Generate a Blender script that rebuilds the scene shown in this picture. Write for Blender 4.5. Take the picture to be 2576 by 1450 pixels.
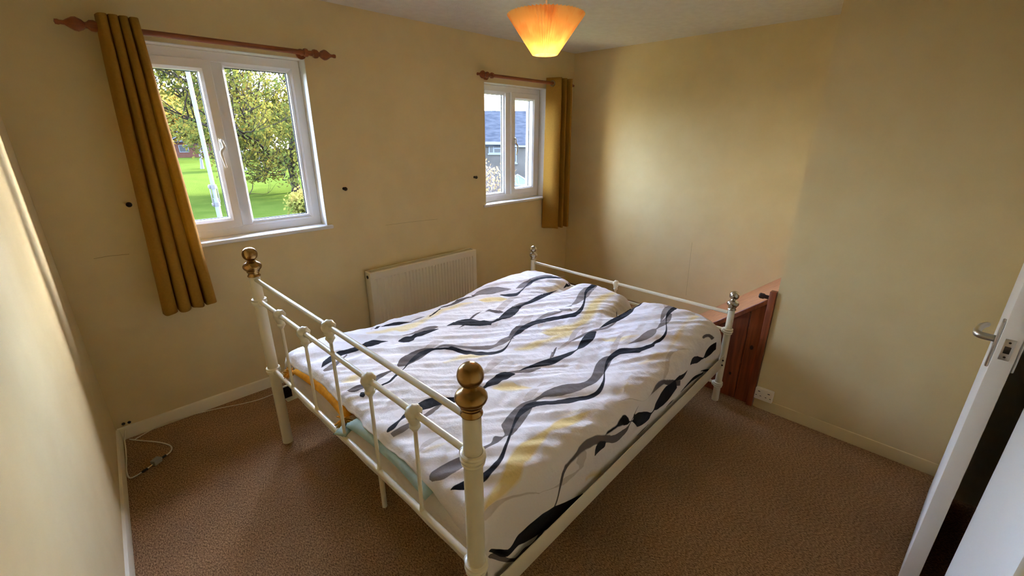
import bpy, bmesh, math, random
from math import sin, cos, pi, radians, sqrt, atan2, exp
from mathutils import Vector, Matrix, noise

# ------------------------------------------------------------------ scene, camera, light
for o in list(bpy.data.objects):
    bpy.data.objects.remove(o)
SC = bpy.context.scene
COL = SC.collection
random.seed(7)

CAM_Z = 1.6
YAW, PITCH, ROLL = 0.78902, 0.342474, -0.00475
fw = Vector((sin(YAW)*cos(PITCH), cos(YAW)*cos(PITCH), -sin(PITCH)))
rt = Vector((cos(YAW), -sin(YAW), 0))
dn = fw.cross(rt)
r2 = cos(ROLL)*rt + sin(ROLL)*dn
d2 = -sin(ROLL)*rt + cos(ROLL)*dn
cam_data = bpy.data.cameras.new('camera')
cam_data.sensor_width = 36.0
cam_data.lens = 1089.0/2576*36
cam_data.clip_start = 0.02
cam_data.clip_end = 400
cam = bpy.data.objects.new('camera', cam_data)
COL.objects.link(cam)
M = Matrix.Identity(4)
for i in range(3):
    M[i][0] = r2[i]; M[i][1] = -d2[i]; M[i][2] = -fw[i]
M[2][3] = CAM_Z
cam.matrix_world = M
SC.camera = cam

SC.view_settings.view_transform = 'Standard'
SC.view_settings.look = 'None'
SC.view_settings.gamma = 1.0
SC.view_settings.use_curve_mapping = False
SC.view_settings.exposure = 0.42
SC.cycles.use_denoising = True
SC.cycles.max_bounces = 10
SC.cycles.diffuse_bounces = 6
SC.cycles.transparent_max_bounces = 16
SC.cycles.caustics_reflective = False
SC.cycles.caustics_refractive = False

SKY_GAIN = 1.0
world = bpy.data.worlds.new('overcast_sky')
SC.world = world
world.use_nodes = True
wn = world.node_tree
wn.nodes.clear()
wo = wn.nodes.new('ShaderNodeOutputWorld')
wb = wn.nodes.new('ShaderNodeBackground')
wsky = wn.nodes.new('ShaderNodeTexSky')
wsky.sky_type = 'NISHITA'
wsky.sun_disc = False
wsky.sun_elevation = radians(24)
wsky.sun_rotation = radians(72)
wsky.air_density = 1.0
wsky.dust_density = 3.0
wc = wn.nodes.new('ShaderNodeTexCoord')
wns = wn.nodes.new('ShaderNodeTexNoise')
wns.inputs['Scale'].default_value = 3.0
wns.inputs['Detail'].default_value = 5.0
wr = wn.nodes.new('ShaderNodeMapRange')          # thin bright cloud over the hazy sky
wr.inputs[1].default_value = 0.38; wr.inputs[2].default_value = 0.62
wr.inputs[3].default_value = 0.50; wr.inputs[4].default_value = 0.92
wm = wn.nodes.new('ShaderNodeMix'); wm.data_type = 'RGBA'
wm.inputs[7].default_value = (0.86, 0.95, 1.06, 1)
wscale = wn.nodes.new('ShaderNodeMix'); wscale.data_type = 'RGBA'; wscale.blend_type = 'MULTIPLY'
wscale.inputs[0].default_value = 1.0; wscale.inputs[7].default_value = (0.83*SKY_GAIN, 0.97*SKY_GAIN, 1.34*SKY_GAIN, 1)
wn.links.new(wsky.outputs[0], wscale.inputs[6])
wn.links.new(wc.outputs['Generated'], wns.inputs['Vector'])
wn.links.new(wns.outputs['Fac'], wr.inputs[0])
wn.links.new(wr.outputs[0], wm.inputs[0])
wn.links.new(wscale.outputs[2], wm.inputs[6])
wn.links.new(wm.outputs[2], wb.inputs['Color'])
wb.inputs['Strength'].default_value = 18.0
wn.links.new(wb.outputs[0], wo.inputs[0])

sun_d = bpy.data.lights.new('sun', 'SUN')
sun_d.energy = 60.0
sun_d.angle = radians(1.0)
sun_d.color = (1.0, 0.93, 0.80)
sun = bpy.data.objects.new('sun', sun_d)
COL.objects.link(sun)
sd = Vector((-0.94*cos(radians(24)), -0.30*cos(radians(24)), -sin(radians(24))))
sun.rotation_euler = sd.to_track_quat('-Z', 'Y').to_euler()
sun.location = (30, 10, 20)

YW, XH, XB, CEIL = 2.912, 3.785, 2.71, 2.338
W1 = (0.26, 1.17, 1.013, 2.016)
W2 = (2.595, 3.385, 1.000, 2.000)

# ------------------------------------------------------------------ helpers
def tag(o, label=None, cat=None, group=None, kind=None):
    if label: o['label'] = label
    if cat: o['category'] = cat
    if group: o['group'] = group
    if kind: o['kind'] = kind
    return o

def empty(name, loc=(0, 0, 0), rz=0.0, parent=None):
    o = bpy.data.objects.new(name, None)
    o.empty_display_size = 0.1
    COL.objects.link(o)
    o.location = loc
    o.rotation_euler = (0, 0, rz)
    if parent: o.parent = parent
    return o

def link(name, me, mat, parent=None):
    if mat is not None:
        me.materials.clear(); me.materials.append(mat)
    o = bpy.data.objects.new(name, me)
    COL.objects.link(o)
    if parent: o.parent = parent
    return o

def fin(name, bm, mat, parent=None, smooth=None):
    bmesh.ops.recalc_face_normals(bm, faces=bm.faces)
    me = bpy.data.meshes.new(name)
    bm.to_mesh(me); bm.free()
    if smooth is True:
        me.polygons.foreach_set('use_smooth', [True]*len(me.polygons))
    elif smooth:
        me.polygons.foreach_set('use_smooth', [True]*len(me.polygons))
        me.set_sharp_from_angle(angle=radians(smooth))
    return link(name, me, mat, parent)

def box(bm, x0, x1, y0, y1, z0, z1, bev=0.0, seg=2):
    g = bmesh.ops.create_cube(bm, size=1.0)
    vs = g['verts']
    for v in vs:
        v.co = Vector(((x0+x1)/2 + v.co.x*(x1-x0), (y0+y1)/2 + v.co.y*(y1-y0), (z0+z1)/2 + v.co.z*(z1-z0)))
    if bev > 0:
        es = list({e for v in vs for e in v.link_edges})
        bmesh.ops.bevel(bm, geom=es, offset=bev, segments=seg, affect='EDGES', profile=0.5)
    return vs

def boxo(name, b, mat, parent=None, bev=0.0):
    bm = bmesh.new(); box(bm, *b, bev=bev)
    return fin(name, bm, mat, parent, 40 if bev else None)

def tube(bm, p0, p1, r0, r1=None, seg=16, caps=True):
    p0, p1 = Vector(p0), Vector(p1)
    if r1 is None: r1 = r0
    d = p1-p0
    q = d.to_track_quat('Z', 'Y').to_matrix().to_4x4()
    m = Matrix.Translation((p0+p1)/2) @ q
    bmesh.ops.create_cone(bm, cap_ends=caps, segments=seg, radius1=r0, radius2=r1, depth=d.length, matrix=m)

def sweep(bm, pts, rad, seg=8, caps=True):
    """tube along a list of points, rad = number or list"""
    n = len(pts); pts = [Vector(p) for p in pts]
    rings = []
    up = Vector((0, 0, 1))
    prev = None
    for i, p in enumerate(pts):
        t = (pts[min(i+1, n-1)] - pts[max(i-1, 0)]).normalized()
        if prev is None:
            a = t.cross(up)
            if a.length < 1e-3: a = t.cross(Vector((1, 0, 0)))
            a.normalize()
        else:
            a = (prev - t*prev.dot(t)).normalized()
        prev = a
        b = t.cross(a)
        r = rad[i] if isinstance(rad, (list, tuple)) else rad
        rings.append([bm.verts.new(p + a*r*cos(2*pi*k/seg) + b*r*sin(2*pi*k/seg)) for k in range(seg)])
    for i in range(n-1):
        for k in range(seg):
            bm.faces.new((rings[i][k], rings[i][(k+1) % seg], rings[i+1][(k+1) % seg], rings[i+1][k]))
    if caps:
        bm.faces.new(rings[0][::-1]); bm.faces.new(rings[-1])

def lathe(bm, prof, seg=24, m=None, wob=None):
    """prof: list of (r, z)"""
    rings = []
    for (r, z) in prof:
        if r < 1e-5:
            v = Vector((0, 0, z)); rings.append([bm.verts.new(m @ v if m else v)])
        else:
            ring = []
            for k in range(seg):
                a = 2*pi*k/seg
                rr = r if wob is None else r*wob(a, z)
                v = Vector((rr*cos(a), rr*sin(a), z))
                ring.append(bm.verts.new(m @ v if m else v))
            rings.append(ring)
    for i in range(len(rings)-1):
        A, B = rings[i], rings[i+1]
        for k in range(seg):
            k2 = (k+1) % seg
            if len(A) == 1 and len(B) == 1: continue
            if len(A) == 1: bm.faces.new((A[0], B[k2], B[k]))
            elif len(B) == 1: bm.faces.new((A[k], A[k2], B[0]))
            else: bm.faces.new((A[k], A[k2], B[k2], B[k]))

def along(p, d):
    return Matrix.Translation(Vector(p)) @ Vector(d).to_track_quat('Z', 'Y').to_matrix().to_4x4()

def crv(pts, n):
    """Catmull-Rom through pts (tuples), n samples"""
    out = []
    m = len(pts)
    P = [Vector(p) for p in pts]
    for i in range(n):
        f = i*(m-1)/(n-1); k = min(int(f), m-2); t = f-k
        p0, p1, p2, p3 = P[max(k-1, 0)], P[k], P[k+1], P[min(k+2, m-1)]
        out.append(0.5*((2*p1) + (p2-p0)*t + (2*p0-5*p1+4*p2-p3)*t*t + (3*p1-p0-3*p2+p3)*t**3))
    return out

def lerp_tab(x, tab):
    if x <= tab[0][0]: return tab[0][1]
    for (a, b), (c, d) in zip(tab, tab[1:]):
        if x <= c:
            t = (x-a)/(c-a); t = t*t*(3-2*t)
            return b+(d-b)*t
    return tab[-1][1]

def sst(a, b, x):
    t = max(0.0, min(1.0, (x-a)/(b-a)))
    return t*t*(3-2*t)

# ------------------------------------------------------------------ materials
def lin(r, g, b):
    f = lambda c: (c/255/12.92 if c/255 <= 0.04045 else ((c/255+0.055)/1.055)**2.4)
    return (f(r), f(g), f(b), 1)

def mat(name, col, rough=0.6, metal=0.0, spec=0.4):
    m = bpy.data.materials.new(name); m.use_nodes = True
    p = m.node_tree.nodes['Principled BSDF']
    p.inputs['Base Color'].default_value = col
    p.inputs['Roughness'].default_value = rough
    p.inputs['Metallic'].default_value = metal
    p.inputs['Specular IOR Level'].default_value = spec
    return m

def nd(m, kind, **kw):
    n = m.node_tree.nodes.new(kind)
    for k, v in kw.items():
        if k in n.inputs: n.inputs[k].default_value = v
        else: setattr(n, k, v)
    return n

def lk(m, a, b): m.node_tree.links.new(a, b)

def noisy(name, c1, c2, scale, rough=0.8, bump=0.0, detail=4.0, stretch=(1, 1, 1), bscale=None, lo=0.35, hi=0.65, spec=0.3, dist=0.02):
    m = mat(name, c1, rough, 0, spec)
    p = m.node_tree.nodes['Principled BSDF']
    tc = nd(m, 'ShaderNodeTexCoord'); mp = nd(m, 'ShaderNodeMapping', Scale=stretch)
    lk(m, tc.outputs['Object'], mp.inputs['Vector'])
    n = nd(m, 'ShaderNodeTexNoise', Scale=scale, Detail=detail)
    lk(m, mp.outputs[0], n.inputs['Vector'])
    r = nd(m, 'ShaderNodeValToRGB')
    r.color_ramp.elements[0].color = c1; r.color_ramp.elements[0].position = lo
    r.color_ramp.elements[1].color = c2; r.color_ramp.elements[1].position = hi
    lk(m, n.outputs['Fac'], r.inputs['Fac']); lk(m, r.outputs['Color'], p.inputs['Base Color'])
    if bump:
        b = nd(m, 'ShaderNodeBump', Strength=bump, Distance=dist)
        if bscale:
            n2 = nd(m, 'ShaderNodeTexNoise', Scale=bscale, Detail=3.0)
            lk(m, mp.outputs[0], n2.inputs['Vector']); lk(m, n2.outputs['Fac'], b.inputs['Height'])
        else:
            lk(m, n.outputs['Fac'], b.inputs['Height'])
        lk(m, b.outputs[0], p.inputs['Normal'])
    return m

WALL = noisy('cream_wall_paint', lin(219, 198, 146), lin(223, 203, 152), 6, 0.75, 0.12, bscale=220, dist=0.003)
CEILM = noisy('stippled_ceiling_paint', lin(226, 222, 212), lin(232, 229, 220), 20, 0.85, 0.5, bscale=150, dist=0.006)
WHITE = mat('white_gloss_paint', lin(238, 236, 228), 0.35)
SKIRT = mat('cream_gloss_paint', lin(232, 222, 192), 0.4)
UPVC = mat('white_plastic_frame', lin(249, 249, 249), 0.3)
GASKET = mat('black_rubber_gasket', lin(25, 25, 28), 0.6)
DOORM = mat('white_door_paint', lin(236, 230, 218), 0.45)
BEDM = mat('ivory_painted_metal', lin(236, 228, 200), 0.28, 0, 0.5)
BRASS = mat('brushed_antique_brass', lin(158, 126, 78), 0.25, 1.0)
STEEL = mat('satin_nickel', lin(190, 182, 168), 0.22, 1.0)
ALU = mat('satin_aluminium', lin(205, 200, 192), 0.35, 1.0)
DARKM = mat('dark_metal', lin(60, 52, 44), 0.4, 0.8)
BLACK = mat('black_plastic', lin(22, 20, 18), 0.5)
RADM = mat('cream_radiator_enamel', lin(236, 226, 196), 0.35)
CABLE = mat('white_cable_sheath', lin(226, 216, 190), 0.5)
BOXM = mat('grey_plastic', lin(150, 148, 140), 0.5)
SOCK = mat('white_socket_plastic', lin(240, 232, 214), 0.35)
SHEET = noisy('pale_cotton_sheet', lin(222, 212, 198), lin(232, 224, 212), 8, 0.9, 0.3, bscale=60, dist=0.01)

def carpet():
    m = mat('brown_carpet', (0.2, 0.13, 0.08, 1), 0.95, 0, 0.1)
    p = m.node_tree.nodes['Principled BSDF']
    tc = nd(m, 'ShaderNodeTexCoord')
    n1 = nd(m, 'ShaderNodeTexNoise', Scale=230.0, Detail=4.0, Roughness=0.7)
    mp = nd(m, 'ShaderNodeMapping', Scale=(1.0, 0.45, 1.0), Rotation=(0, 0, 0.6))
    lk(m, tc.outputs['Object'], mp.inputs['Vector']); lk(m, mp.outputs[0], n1.inputs['Vector'])
    r = nd(m, 'ShaderNodeValToRGB')
    e = r.color_ramp.elements
    e[0].position = 0.36; e[0].color = lin(98, 72, 48)
    e[1].position = 0.66; e[1].color = lin(218, 178, 132)
    x = e.new(0.5); x.color = lin(170, 130, 91)
    lk(m, n1.outputs['Fac'], r.inputs['Fac'])
    n2 = nd(m, 'ShaderNodeTexNoise', Scale=2.2, Detail=3.0)
    lk(m, tc.outputs['Object'], n2.inputs['Vector'])
    mr = nd(m, 'ShaderNodeMapRange'); mr.inputs[1].default_value = 0.3; mr.inputs[2].default_value = 0.7
    mr.inputs[3].default_value = 0.86; mr.inputs[4].default_value = 1.1
    lk(m, n2.outputs['Fac'], mr.inputs[0])
    mx = nd(m, 'ShaderNodeMix', data_type='RGBA', blend_type='MULTIPLY')
    mx.inputs[0].default_value = 1.0
    lk(m, r.outputs['Color'], mx.inputs[6]); lk(m, mr.outputs[0], mx.inputs[7])
    lk(m, mx.outputs[2], p.inputs['Base Color'])
    b = nd(m, 'ShaderNodeBump', Strength=0.9, Distance=0.012)
    lk(m, n1.outputs['Fac'], b.inputs['Height']); lk(m, b.outputs[0], p.inputs['Normal'])
    return m
CARPET = carpet()

def wood(name, c1, c2, axis='Z', scale=14.0, rough=0.4, knots=False):
    m = mat(name, c1, rough, 0, 0.4)
    p = m.node_tree.nodes['Principled BSDF']
    tc = nd(m, 'ShaderNodeTexCoord')
    s = {'X': (0.06, 1, 1), 'Y': (1, 0.06, 1), 'Z': (1, 1, 0.06)}[axis]
    mp = nd(m, 'ShaderNodeMapping', Scale=s)
    lk(m, tc.outputs['Object'], mp.inputs['Vector'])
    n = nd(m, 'ShaderNodeTexNoise', Scale=scale*3, Detail=5.0, Distortion=0.6)
    lk(m, mp.outputs[0], n.inputs['Vector'])
    r = nd(m, 'ShaderNodeValToRGB')
    r.color_ramp.elements[0].color = c1; r.color_ramp.elements[0].position = 0.35
    r.color_ramp.elements[1].color = c2; r.color_ramp.elements[1].position = 0.68
    lk(m, n.outputs['Fac'], r.inputs['Fac']); lk(m, r.outputs['Color'], p.inputs['Base Color'])
    return m
PINE = wood('red_stained_pine', lin(104, 50, 28), lin(146, 76, 42), 'Z', 14, 0.38)
OAKTOP = wood('tan_wood_veneer', lin(186, 122, 80), lin(212, 152, 106), 'Y', 10, 0.45)
RODW = wood('reddish_varnished_wood', lin(116, 58, 24), lin(146, 80, 34), 'X', 22, 0.42)
KNOT = mat('dark_wood_knot', lin(48, 22, 14), 0.5)

def fabric(name, c1, c2, trans, rough=0.9, scale=90, bump=0.25):
    m = noisy(name, c1, c2, scale, rough, bump, bscale=scale*6, dist=0.002, spec=0.15)
    if trans:
        nt = m.node_tree
        p = nt.nodes['Principled BSDF']; out = nt.nodes['Material Output']
        t = nd(m, 'ShaderNodeBsdfTranslucent', Color=trans)
        mx = nd(m, 'ShaderNodeMixShader', Fac=0.18)
        lk(m, p.outputs[0], mx.inputs[1]); lk(m, t.outputs[0], mx.inputs[2]); lk(m, mx.outputs[0], out.inputs[0])
    return m
CURT = fabric('mustard_curtain_fabric', lin(154, 112, 42), lin(162, 120, 48), lin(226, 178, 62))
YELLOW = fabric('mustard_velvet', lin(196, 132, 28), lin(214, 148, 36), None, scale=40)
TASSEL = fabric('mustard_yarn', lin(176, 120, 40), lin(222, 164, 66), None, scale=160)
TEAL = fabric('pale_teal_cotton', lin(156, 176, 164), lin(170, 188, 177), None, scale=30)

def glass():
    m = bpy.data.materials.new('window_glass'); m.use_nodes = True
    nt = m.node_tree; nt.nodes.clear()
    out = nt.nodes.new('ShaderNodeOutputMaterial')
    t = nd(m, 'ShaderNodeBsdfTransparent', Color=(0.985, 0.99, 0.987, 1))
    g = nd(m, 'ShaderNodeBsdfGlossy', Roughness=0.02)
    f = nd(m, 'ShaderNodeFresnel', IOR=1.12)
    mx = nd(m, 'ShaderNodeMixShader')
    lk(m, f.outputs[0], mx.inputs[0]); lk(m, t.outputs[0], mx.inputs[1]); lk(m, g.outputs[0], mx.inputs[2])
    lk(m, mx.outputs[0], out.inputs[0])
    return m
GLASS = glass()

# ------------------------------------------------------------------ room shell
def struct(o, label, cat):
    return tag(o, label, cat, kind='structure')

struct(boxo('floor', (-0.6, 4.1, -1.9, 3.0, -0.08, 0.0), CARPET), 'speckled brown fitted carpet covering the bedroom floor', 'floor')
struct(boxo('ceiling', (-0.6, 4.1, -1.9, 3.17, CEIL, CEIL+0.08), CEILM), 'off-white stippled ceiling above the bed', 'ceiling')

def wall_with_holes(name, x0, x1, y0, y1, z0, z1, holes, m):
    xs = sorted({x0, x1} | {h[0] for h in holes} | {h[1] for h in holes})
    zs = sorted({z0, z1} | {h[2] for h in holes} | {h[3] for h in holes})
    bm = bmesh.new()
    V = {}
    def v(x, y, z):
        k = (round(x, 5), round(y, 5), round(z, 5))
        if k not in V: V[k] = bm.verts.new(k)
        return V[k]
    def solid(i, j):
        if i < 0 or j < 0 or i >= len(xs)-1 or j >= len(zs)-1: return False
        cx, cz = (xs[i]+xs[i+1])/2, (zs[j]+zs[j+1])/2
        return not any(h[0] < cx < h[1] and h[2] < cz < h[3] for h in holes)
    for i in range(len(xs)-1):
        for j in range(len(zs)-1):
            if not solid(i, j): continue
            a, b, c, d = xs[i], xs[i+1], zs[j], zs[j+1]
            bm.faces.new((v(a, y0, c), v(b, y0, c), v(b, y0, d), v(a, y0, d)))
            bm.faces.new((v(a, y1, c), v(a, y1, d), v(b, y1, d), v(b, y1, c)))
            if not solid(i-1, j): bm.faces.new((v(a, y0, c), v(a, y0, d), v(a, y1, d), v(a, y1, c)))
            if not solid(i+1, j): bm.faces.new((v(b, y0, c), v(b, y1, c), v(b, y1, d), v(b, y0, d)))
            if not solid(i, j-1): bm.faces.new((v(a, y0, c), v(a, y1, c), v(b, y1, c), v(b, y0, c)))
            if not solid(i, j+1): bm.faces.new((v(a, y0, d), v(b, y0, d), v(b, y1, d), v(a, y1, d)))
    return fin(name, bm, m)

struct(wall_with_holes('wall_back', -0.6, 4.1, YW, YW+0.26, -0.08, CEIL+0.02, [W1, W2], WALL),
       'cream painted wall holding both windows and the radiator', 'wall')
struct(boxo('wall_right', (XH, XH+0.15, 0.3, YW, -0.02, CEIL+0.01), WALL), 'cream wall behind the foot of the bed', 'wall')

# left wall is a touch out of square
LA, LB = Vector((-0.128, YW+0.02)), Vector((-0.305, -0.45))
def left_x(y): return LA.x + (LB.x-LA.x)*(y-LA.y)/(LB.y-LA.y)
bm = bmesh.new()
f = [bm.verts.new((left_x(y)+dx, y, z)) for z in (-0.02, CEIL+0.01) for (y, dx) in ((LA.y, 0), (LB.y, 0), (LB.y, -0.2), (LA.y, -0.2))]
bm.faces.new(f[:4]); bm.faces.new(f[4:])
for k in range(4): bm.faces.new((f[k], f[(k+1) % 4], f[4+(k+1) % 4], f[4+k]))
struct(fin('wall_left', bm, WALL), 'cream wall along the left, lit pale by the large window', 'wall')

struct(boxo('wall_stairwell', (XB, XH, -0.43, 0.556, -0.02, CEIL+0.01), WALL), 'plain cream projecting wall to the right of the stair casing', 'wall')
# wall behind the viewer with the doorway
struct(wall_with_holes('wall_front', -0.55, XB, -0.43, -0.312, -0.02, CEIL+0.01, [(1.765, 2.60, -0.03, 2.01)], WALL),
       'cream wall with the doorway, at the extreme right', 'wall')
bm = bmesh.new()
box(bm, 1.0, 3.0, -1.75, -1.65, -0.02, CEIL+0.01); box(bm, 0.9, 1.0, -1.75, -0.43, -0.02, CEIL+0.01); box(bm, 3.0, 3.1, -1.75, -0.43, -0.02, CEIL+0.01)
struct(fin('wall_landing', bm, WALL), 'unlit landing wall seen through the gap of the door', 'wall')

# skirting boards
bm = bmesh.new()
prof = [(0, 0), (0.016, 0), (0.016, 0.058), (0.011, 0.068), (0, 0.071)]
def skirt(name, pts, nrm, m, label, h=1.0):
    bm = bmesh.new(); R = []
    for p in pts:
        R.append([bm.verts.new((p[0]+nrm[0]*a, p[1]+nrm[1]*a, b*h)) for a, b in prof])
    for k in range(len(prof)):
        k2 = (k+1) % len(prof); bm.faces.new((R[0][k], R[0][k2], R[1][k2], R[1][k]))
    bm.faces.new(R[0]); bm.faces.new(R[1][::-1])
    return struct(fin(name, bm, m, None, 30), label, 'baseboard')
skirt('baseboard_back', [(-0.125, YW), (XH, YW)], (0, -1), SKIRT, 'cream skirting board below the windows')
skirt('baseboard_left', [(left_x(2.9), 2.9), (left_x(-0.33), -0.33)], (1, -0.07), SKIRT, 'cream skirting board along the left wall')
skirt('baseboard_right', [(XB, 0.54), (XB, -0.335)], (-0.35, 0), WALL, 'thin skirting strip painted like the plain projecting wall')

# ------------------------------------------------------------------ windows
def frame_rect(bm, x0, x1, z0, z1, w, y0, y1, bev=0.006):
    """mitred frame with a chamfered inner edge"""
    o = [(x0, z0), (x1, z0), (x1, z1), (x0, z1)]
    i = [(x0+w, z0+w), (x1-w, z0+w), (x1-w, z1-w), (x0+w, z1-w)]
    c = [(x0+w-bev*2, z0+w-bev*2), (x1-w+bev*2, z0+w-bev*2), (x1-w+bev*2, z1-w+bev*2), (x0+w-bev*2, z1-w+bev*2)]
    rows = [[(p, y1) for p in o], [(p, y0+0.004) for p in o], [((p[0]+(0.004 if p[0] == x0 else -0.004), p[1]+(0.004 if p[1] == z0 else -0.004)), y0) for p in o],
            [(p, y0) for p in c], [(p, y0+bev*2) for p in i], [(p, y1) for p in i]]
    R = [[bm.verts.new((p[0], y, p[1])) for p, y in row] for row in rows]
    n = len(R)
    for a in range(n):
        A, B = R[a], R[(a+1) % n]
        for k in range(4):
            k2 = (k+1) % 4; bm.faces.new((A[k], A[k2], B[k2], B[k]))

def win_handle(parent, x, z, y, flip=1):
    h = empty('handle', (x, y, z), 0, parent)
    return h

def window(name, W, mull, sash_left, label):
    x0, x1, z0, z1 = W
    yf = YW+0.083
    t = empty(name, ((x0+x1)/2, yf, z0))
    struct(t, label, 'window')
    T = Matrix.Translation((-(x0+x1)/2, -yf, -z0))
    def done(nm, bm, m, par=t, sm=30):
        if par is t: bmesh.ops.transform(bm, matrix=T, verts=bm.verts)
        return fin(nm, bm, m, par, sm)
    # white plaster reveal lining
    bm = bmesh.new()
    box(bm, x0, x0+0.004, YW-0.001, yf, z0, z1); box(bm, x1-0.004, x1, YW-0.001, yf, z0, z1); box(bm, x0, x1, YW-0.001, yf, z1-0.004, z1)
    done('reveal', bm, WHITE, t, None)
    # outer frame and mullion
    bm = bmesh.new(); frame_rect(bm, x0+0.004, x1-0.004, z0+0.003, z1-0.004, 0.062, yf, yf+0.07, 0.007); done('frame', bm, UPVC)
    bm = bmesh.new(); box(bm, mull-0.036, mull+0.036, yf+0.002, yf+0.07, z0+0.055, z1-0.058, 0.006); done('mullion', bm, UPVC)
    ix0, ix1, iz0, iz1 = x0+0.062, x1-0.062, z0+0.062, z1-0.062
    if sash_left: sx0, sx1, fx0, fx1 = ix0-0.012, mull-0.022, mull+0.034, ix1
    else: sx0, sx1, fx0, fx1 = mull+0.022, ix1+0.012, ix0, mull-0.034
    # opening sash, proud of the frame
    bm = bmesh.new(); frame_rect(bm, sx0, sx1, iz0-0.012, iz1+0.012, 0.058, yf-0.018, yf+0.05, 0.007); s = done('sash', bm, UPVC)
    bm = bmesh.new(); frame_rect(bm, sx0+0.055, sx1-0.055, iz0+0.043, iz1-0.043, 0.006, yf+0.036, yf+0.044, 0.001); done('gasket', bm, GASKET)
    bm = bmesh.new(); box(bm, sx0+0.056, sx1-0.056, yf+0.043, yf+0.047, iz0+0.044, iz1-0.044); done('pane', bm, GLASS, t, None)
    # fixed light with its glazing bead
    bm = bmesh.new(); frame_rect(bm, fx0-0.002, fx1+0.002, iz0-0.002, iz1+0.002, 0.016, yf+0.014, yf+0.05, 0.004); done('glazing_bead', bm, UPVC)
    bm = bmesh.new(); frame_rect(bm, fx0+0.012, fx1-0.012, iz0+0.012, iz1-0.012, 0.006, yf+0.040, yf+0.047, 0.001); done('gasket', bm, GASKET)
    bm = bmesh.new(); box(bm, fx0+0.014, fx1-0.014, yf+0.045, yf+0.049, iz0+0.014, iz1-0.014); done('pane', bm, GLASS, t, None)
    # cranked handle on the sash stile beside the mullion
    hx = sx1-0.028 if sash_left else sx0+0.028
    d = -1 if sash_left else 1
    hz = 1.53
    bm = bmesh.new(); box(bm, hx-0.011, hx+0.011, yf-0.026, yf-0.017, hz-0.032, hz+0.04, 0.003); hb = done('handle_base', bm, WHITE)
    bm = bmesh.new()
    P = crv([(hx, yf-0.026, hz+0.028), (hx, yf-0.046, hz+0.02), (hx-d*0.004, yf-0.05, hz-0.01), (hx+d*0.016, yf-0.052, hz-0.035), (hx+d*0.012, yf-0.054, hz-0.08), (hx+d*0.006, yf-0.05, hz-0.118)], 16)
    sweep(bm, P, [0.009, 0.009, 0.009, 0.008, 0.008, 0.0085, 0.009, 0.009, 0.0085, 0.008, 0.008, 0.0075, 0.007, 0.0065, 0.006, 0.004], 10)
    done('handle', bm, WHITE if sash_left else STEEL)
    # inside sill board with a rounded nose
    bm = bmesh.new(); box(bm, x0-0.03, x1+0.032, YW-0.026, YW-0.0005, z0-0.020, z0+0.004, 0.008, 3); box(bm, x0+0.0045, x1-0.0045, YW-0.012, yf+0.003, z0+0.0005, z0+0.004)
    done('sill', bm, UPVC)
    return t
window('window_1', W1, 0.716, True, 'large white two-light window behind the long mustard curtain')
window('window_2', W2, 2.962, False, 'small white two-light window near the room corner')

# ------------------------------------------------------------------ door at the right edge
# pixel rays of the latch edge fix its place; the leaf runs from the latch edge to hinges by the projecting wall
DA = Vector((1.790, -0.203, 0)); DH = Vector((2.560, -0.270, 0))
dd = (DH-DA).normalized(); dnn = Vector((dd.y, -dd.x, 0))   # normal to the landing side
door = empty('door_1', (DH.x, DH.y, 0), atan2(-dd.y, -dd.x))
struct(door, 'white flush door standing ajar at the right edge', 'door')
L = (DH-DA).length
# local frame: x runs from the hinge to the latch edge, room face at y = 0, thickness towards +y (landing) or -y
sgn = 1 if (Matrix.Rotation(atan2(-dd.y, -dd.x), 3, 'Z') @ Vector((0, 1, 0))).dot(dnn) > 0 else -1
bm = bmesh.new(); y0, y1 = sorted((0, sgn*0.044)); box(bm, 0.0, L, y0, y1, 0.012, 1.98, 0.002); fin('leaf', bm, DOORM, door, 30)
HZ = 1.035
bm = bmesh.new(); box(bm, L-0.062, L-0.020, *sorted((-sgn*0.008, 0)), HZ-0.085, HZ+0.06, 0.003); hp = fin('handle_plate', bm, ALU, door, 30)
bm = bmesh.new()
P = crv([(L-0.040, 0, HZ), (L-0.040, -sgn*0.028, HZ), (L-0.045, -sgn*0.044, HZ+0.001), (L-0.075, -sgn*0.048, HZ+0.003), (L-0.12, -sgn*0.042, HZ+0.006), (L-0.145, -sgn*0.030, HZ+0.008)], 18)
sweep(bm, P, [0.0105]*8+[0.0095]*6+[0.009, 0.0085, 0.008, 0.006], 12); fin('lever_handle', bm, ALU, door, True)
bm = bmesh.new(); box(bm, L-0.062, L-0.020, *sorted((sgn*0.044, sgn*0.052)), HZ-0.085, HZ+0.06, 0.003); fin('handle_plate', bm, ALU, door, 30)
bm = bmesh.new(); box(bm, L, L+0.0025, *sorted((sgn*0.011, sgn*0.033)), HZ-0.045, HZ+0.02, 0.001); lp = fin('latch_plate', bm, ALU, door, 30)
bm = bmesh.new(); box(bm, L+0.002, L+0.010, *sorted((sgn*0.015, sgn*0.028)), HZ-0.022, HZ-0.002, 0.001); fin('latch_bolt', bm, DARKM, lp, 30)
for dz in (-0.035, 0.01):
    bm = bmesh.new(); tube(bm, (L+0.002, sgn*0.022, HZ+dz), (L+0.0035, sgn*0.022, HZ+dz), 0.003, seg=10); fin('screw', bm, DARKM, lp)
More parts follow.
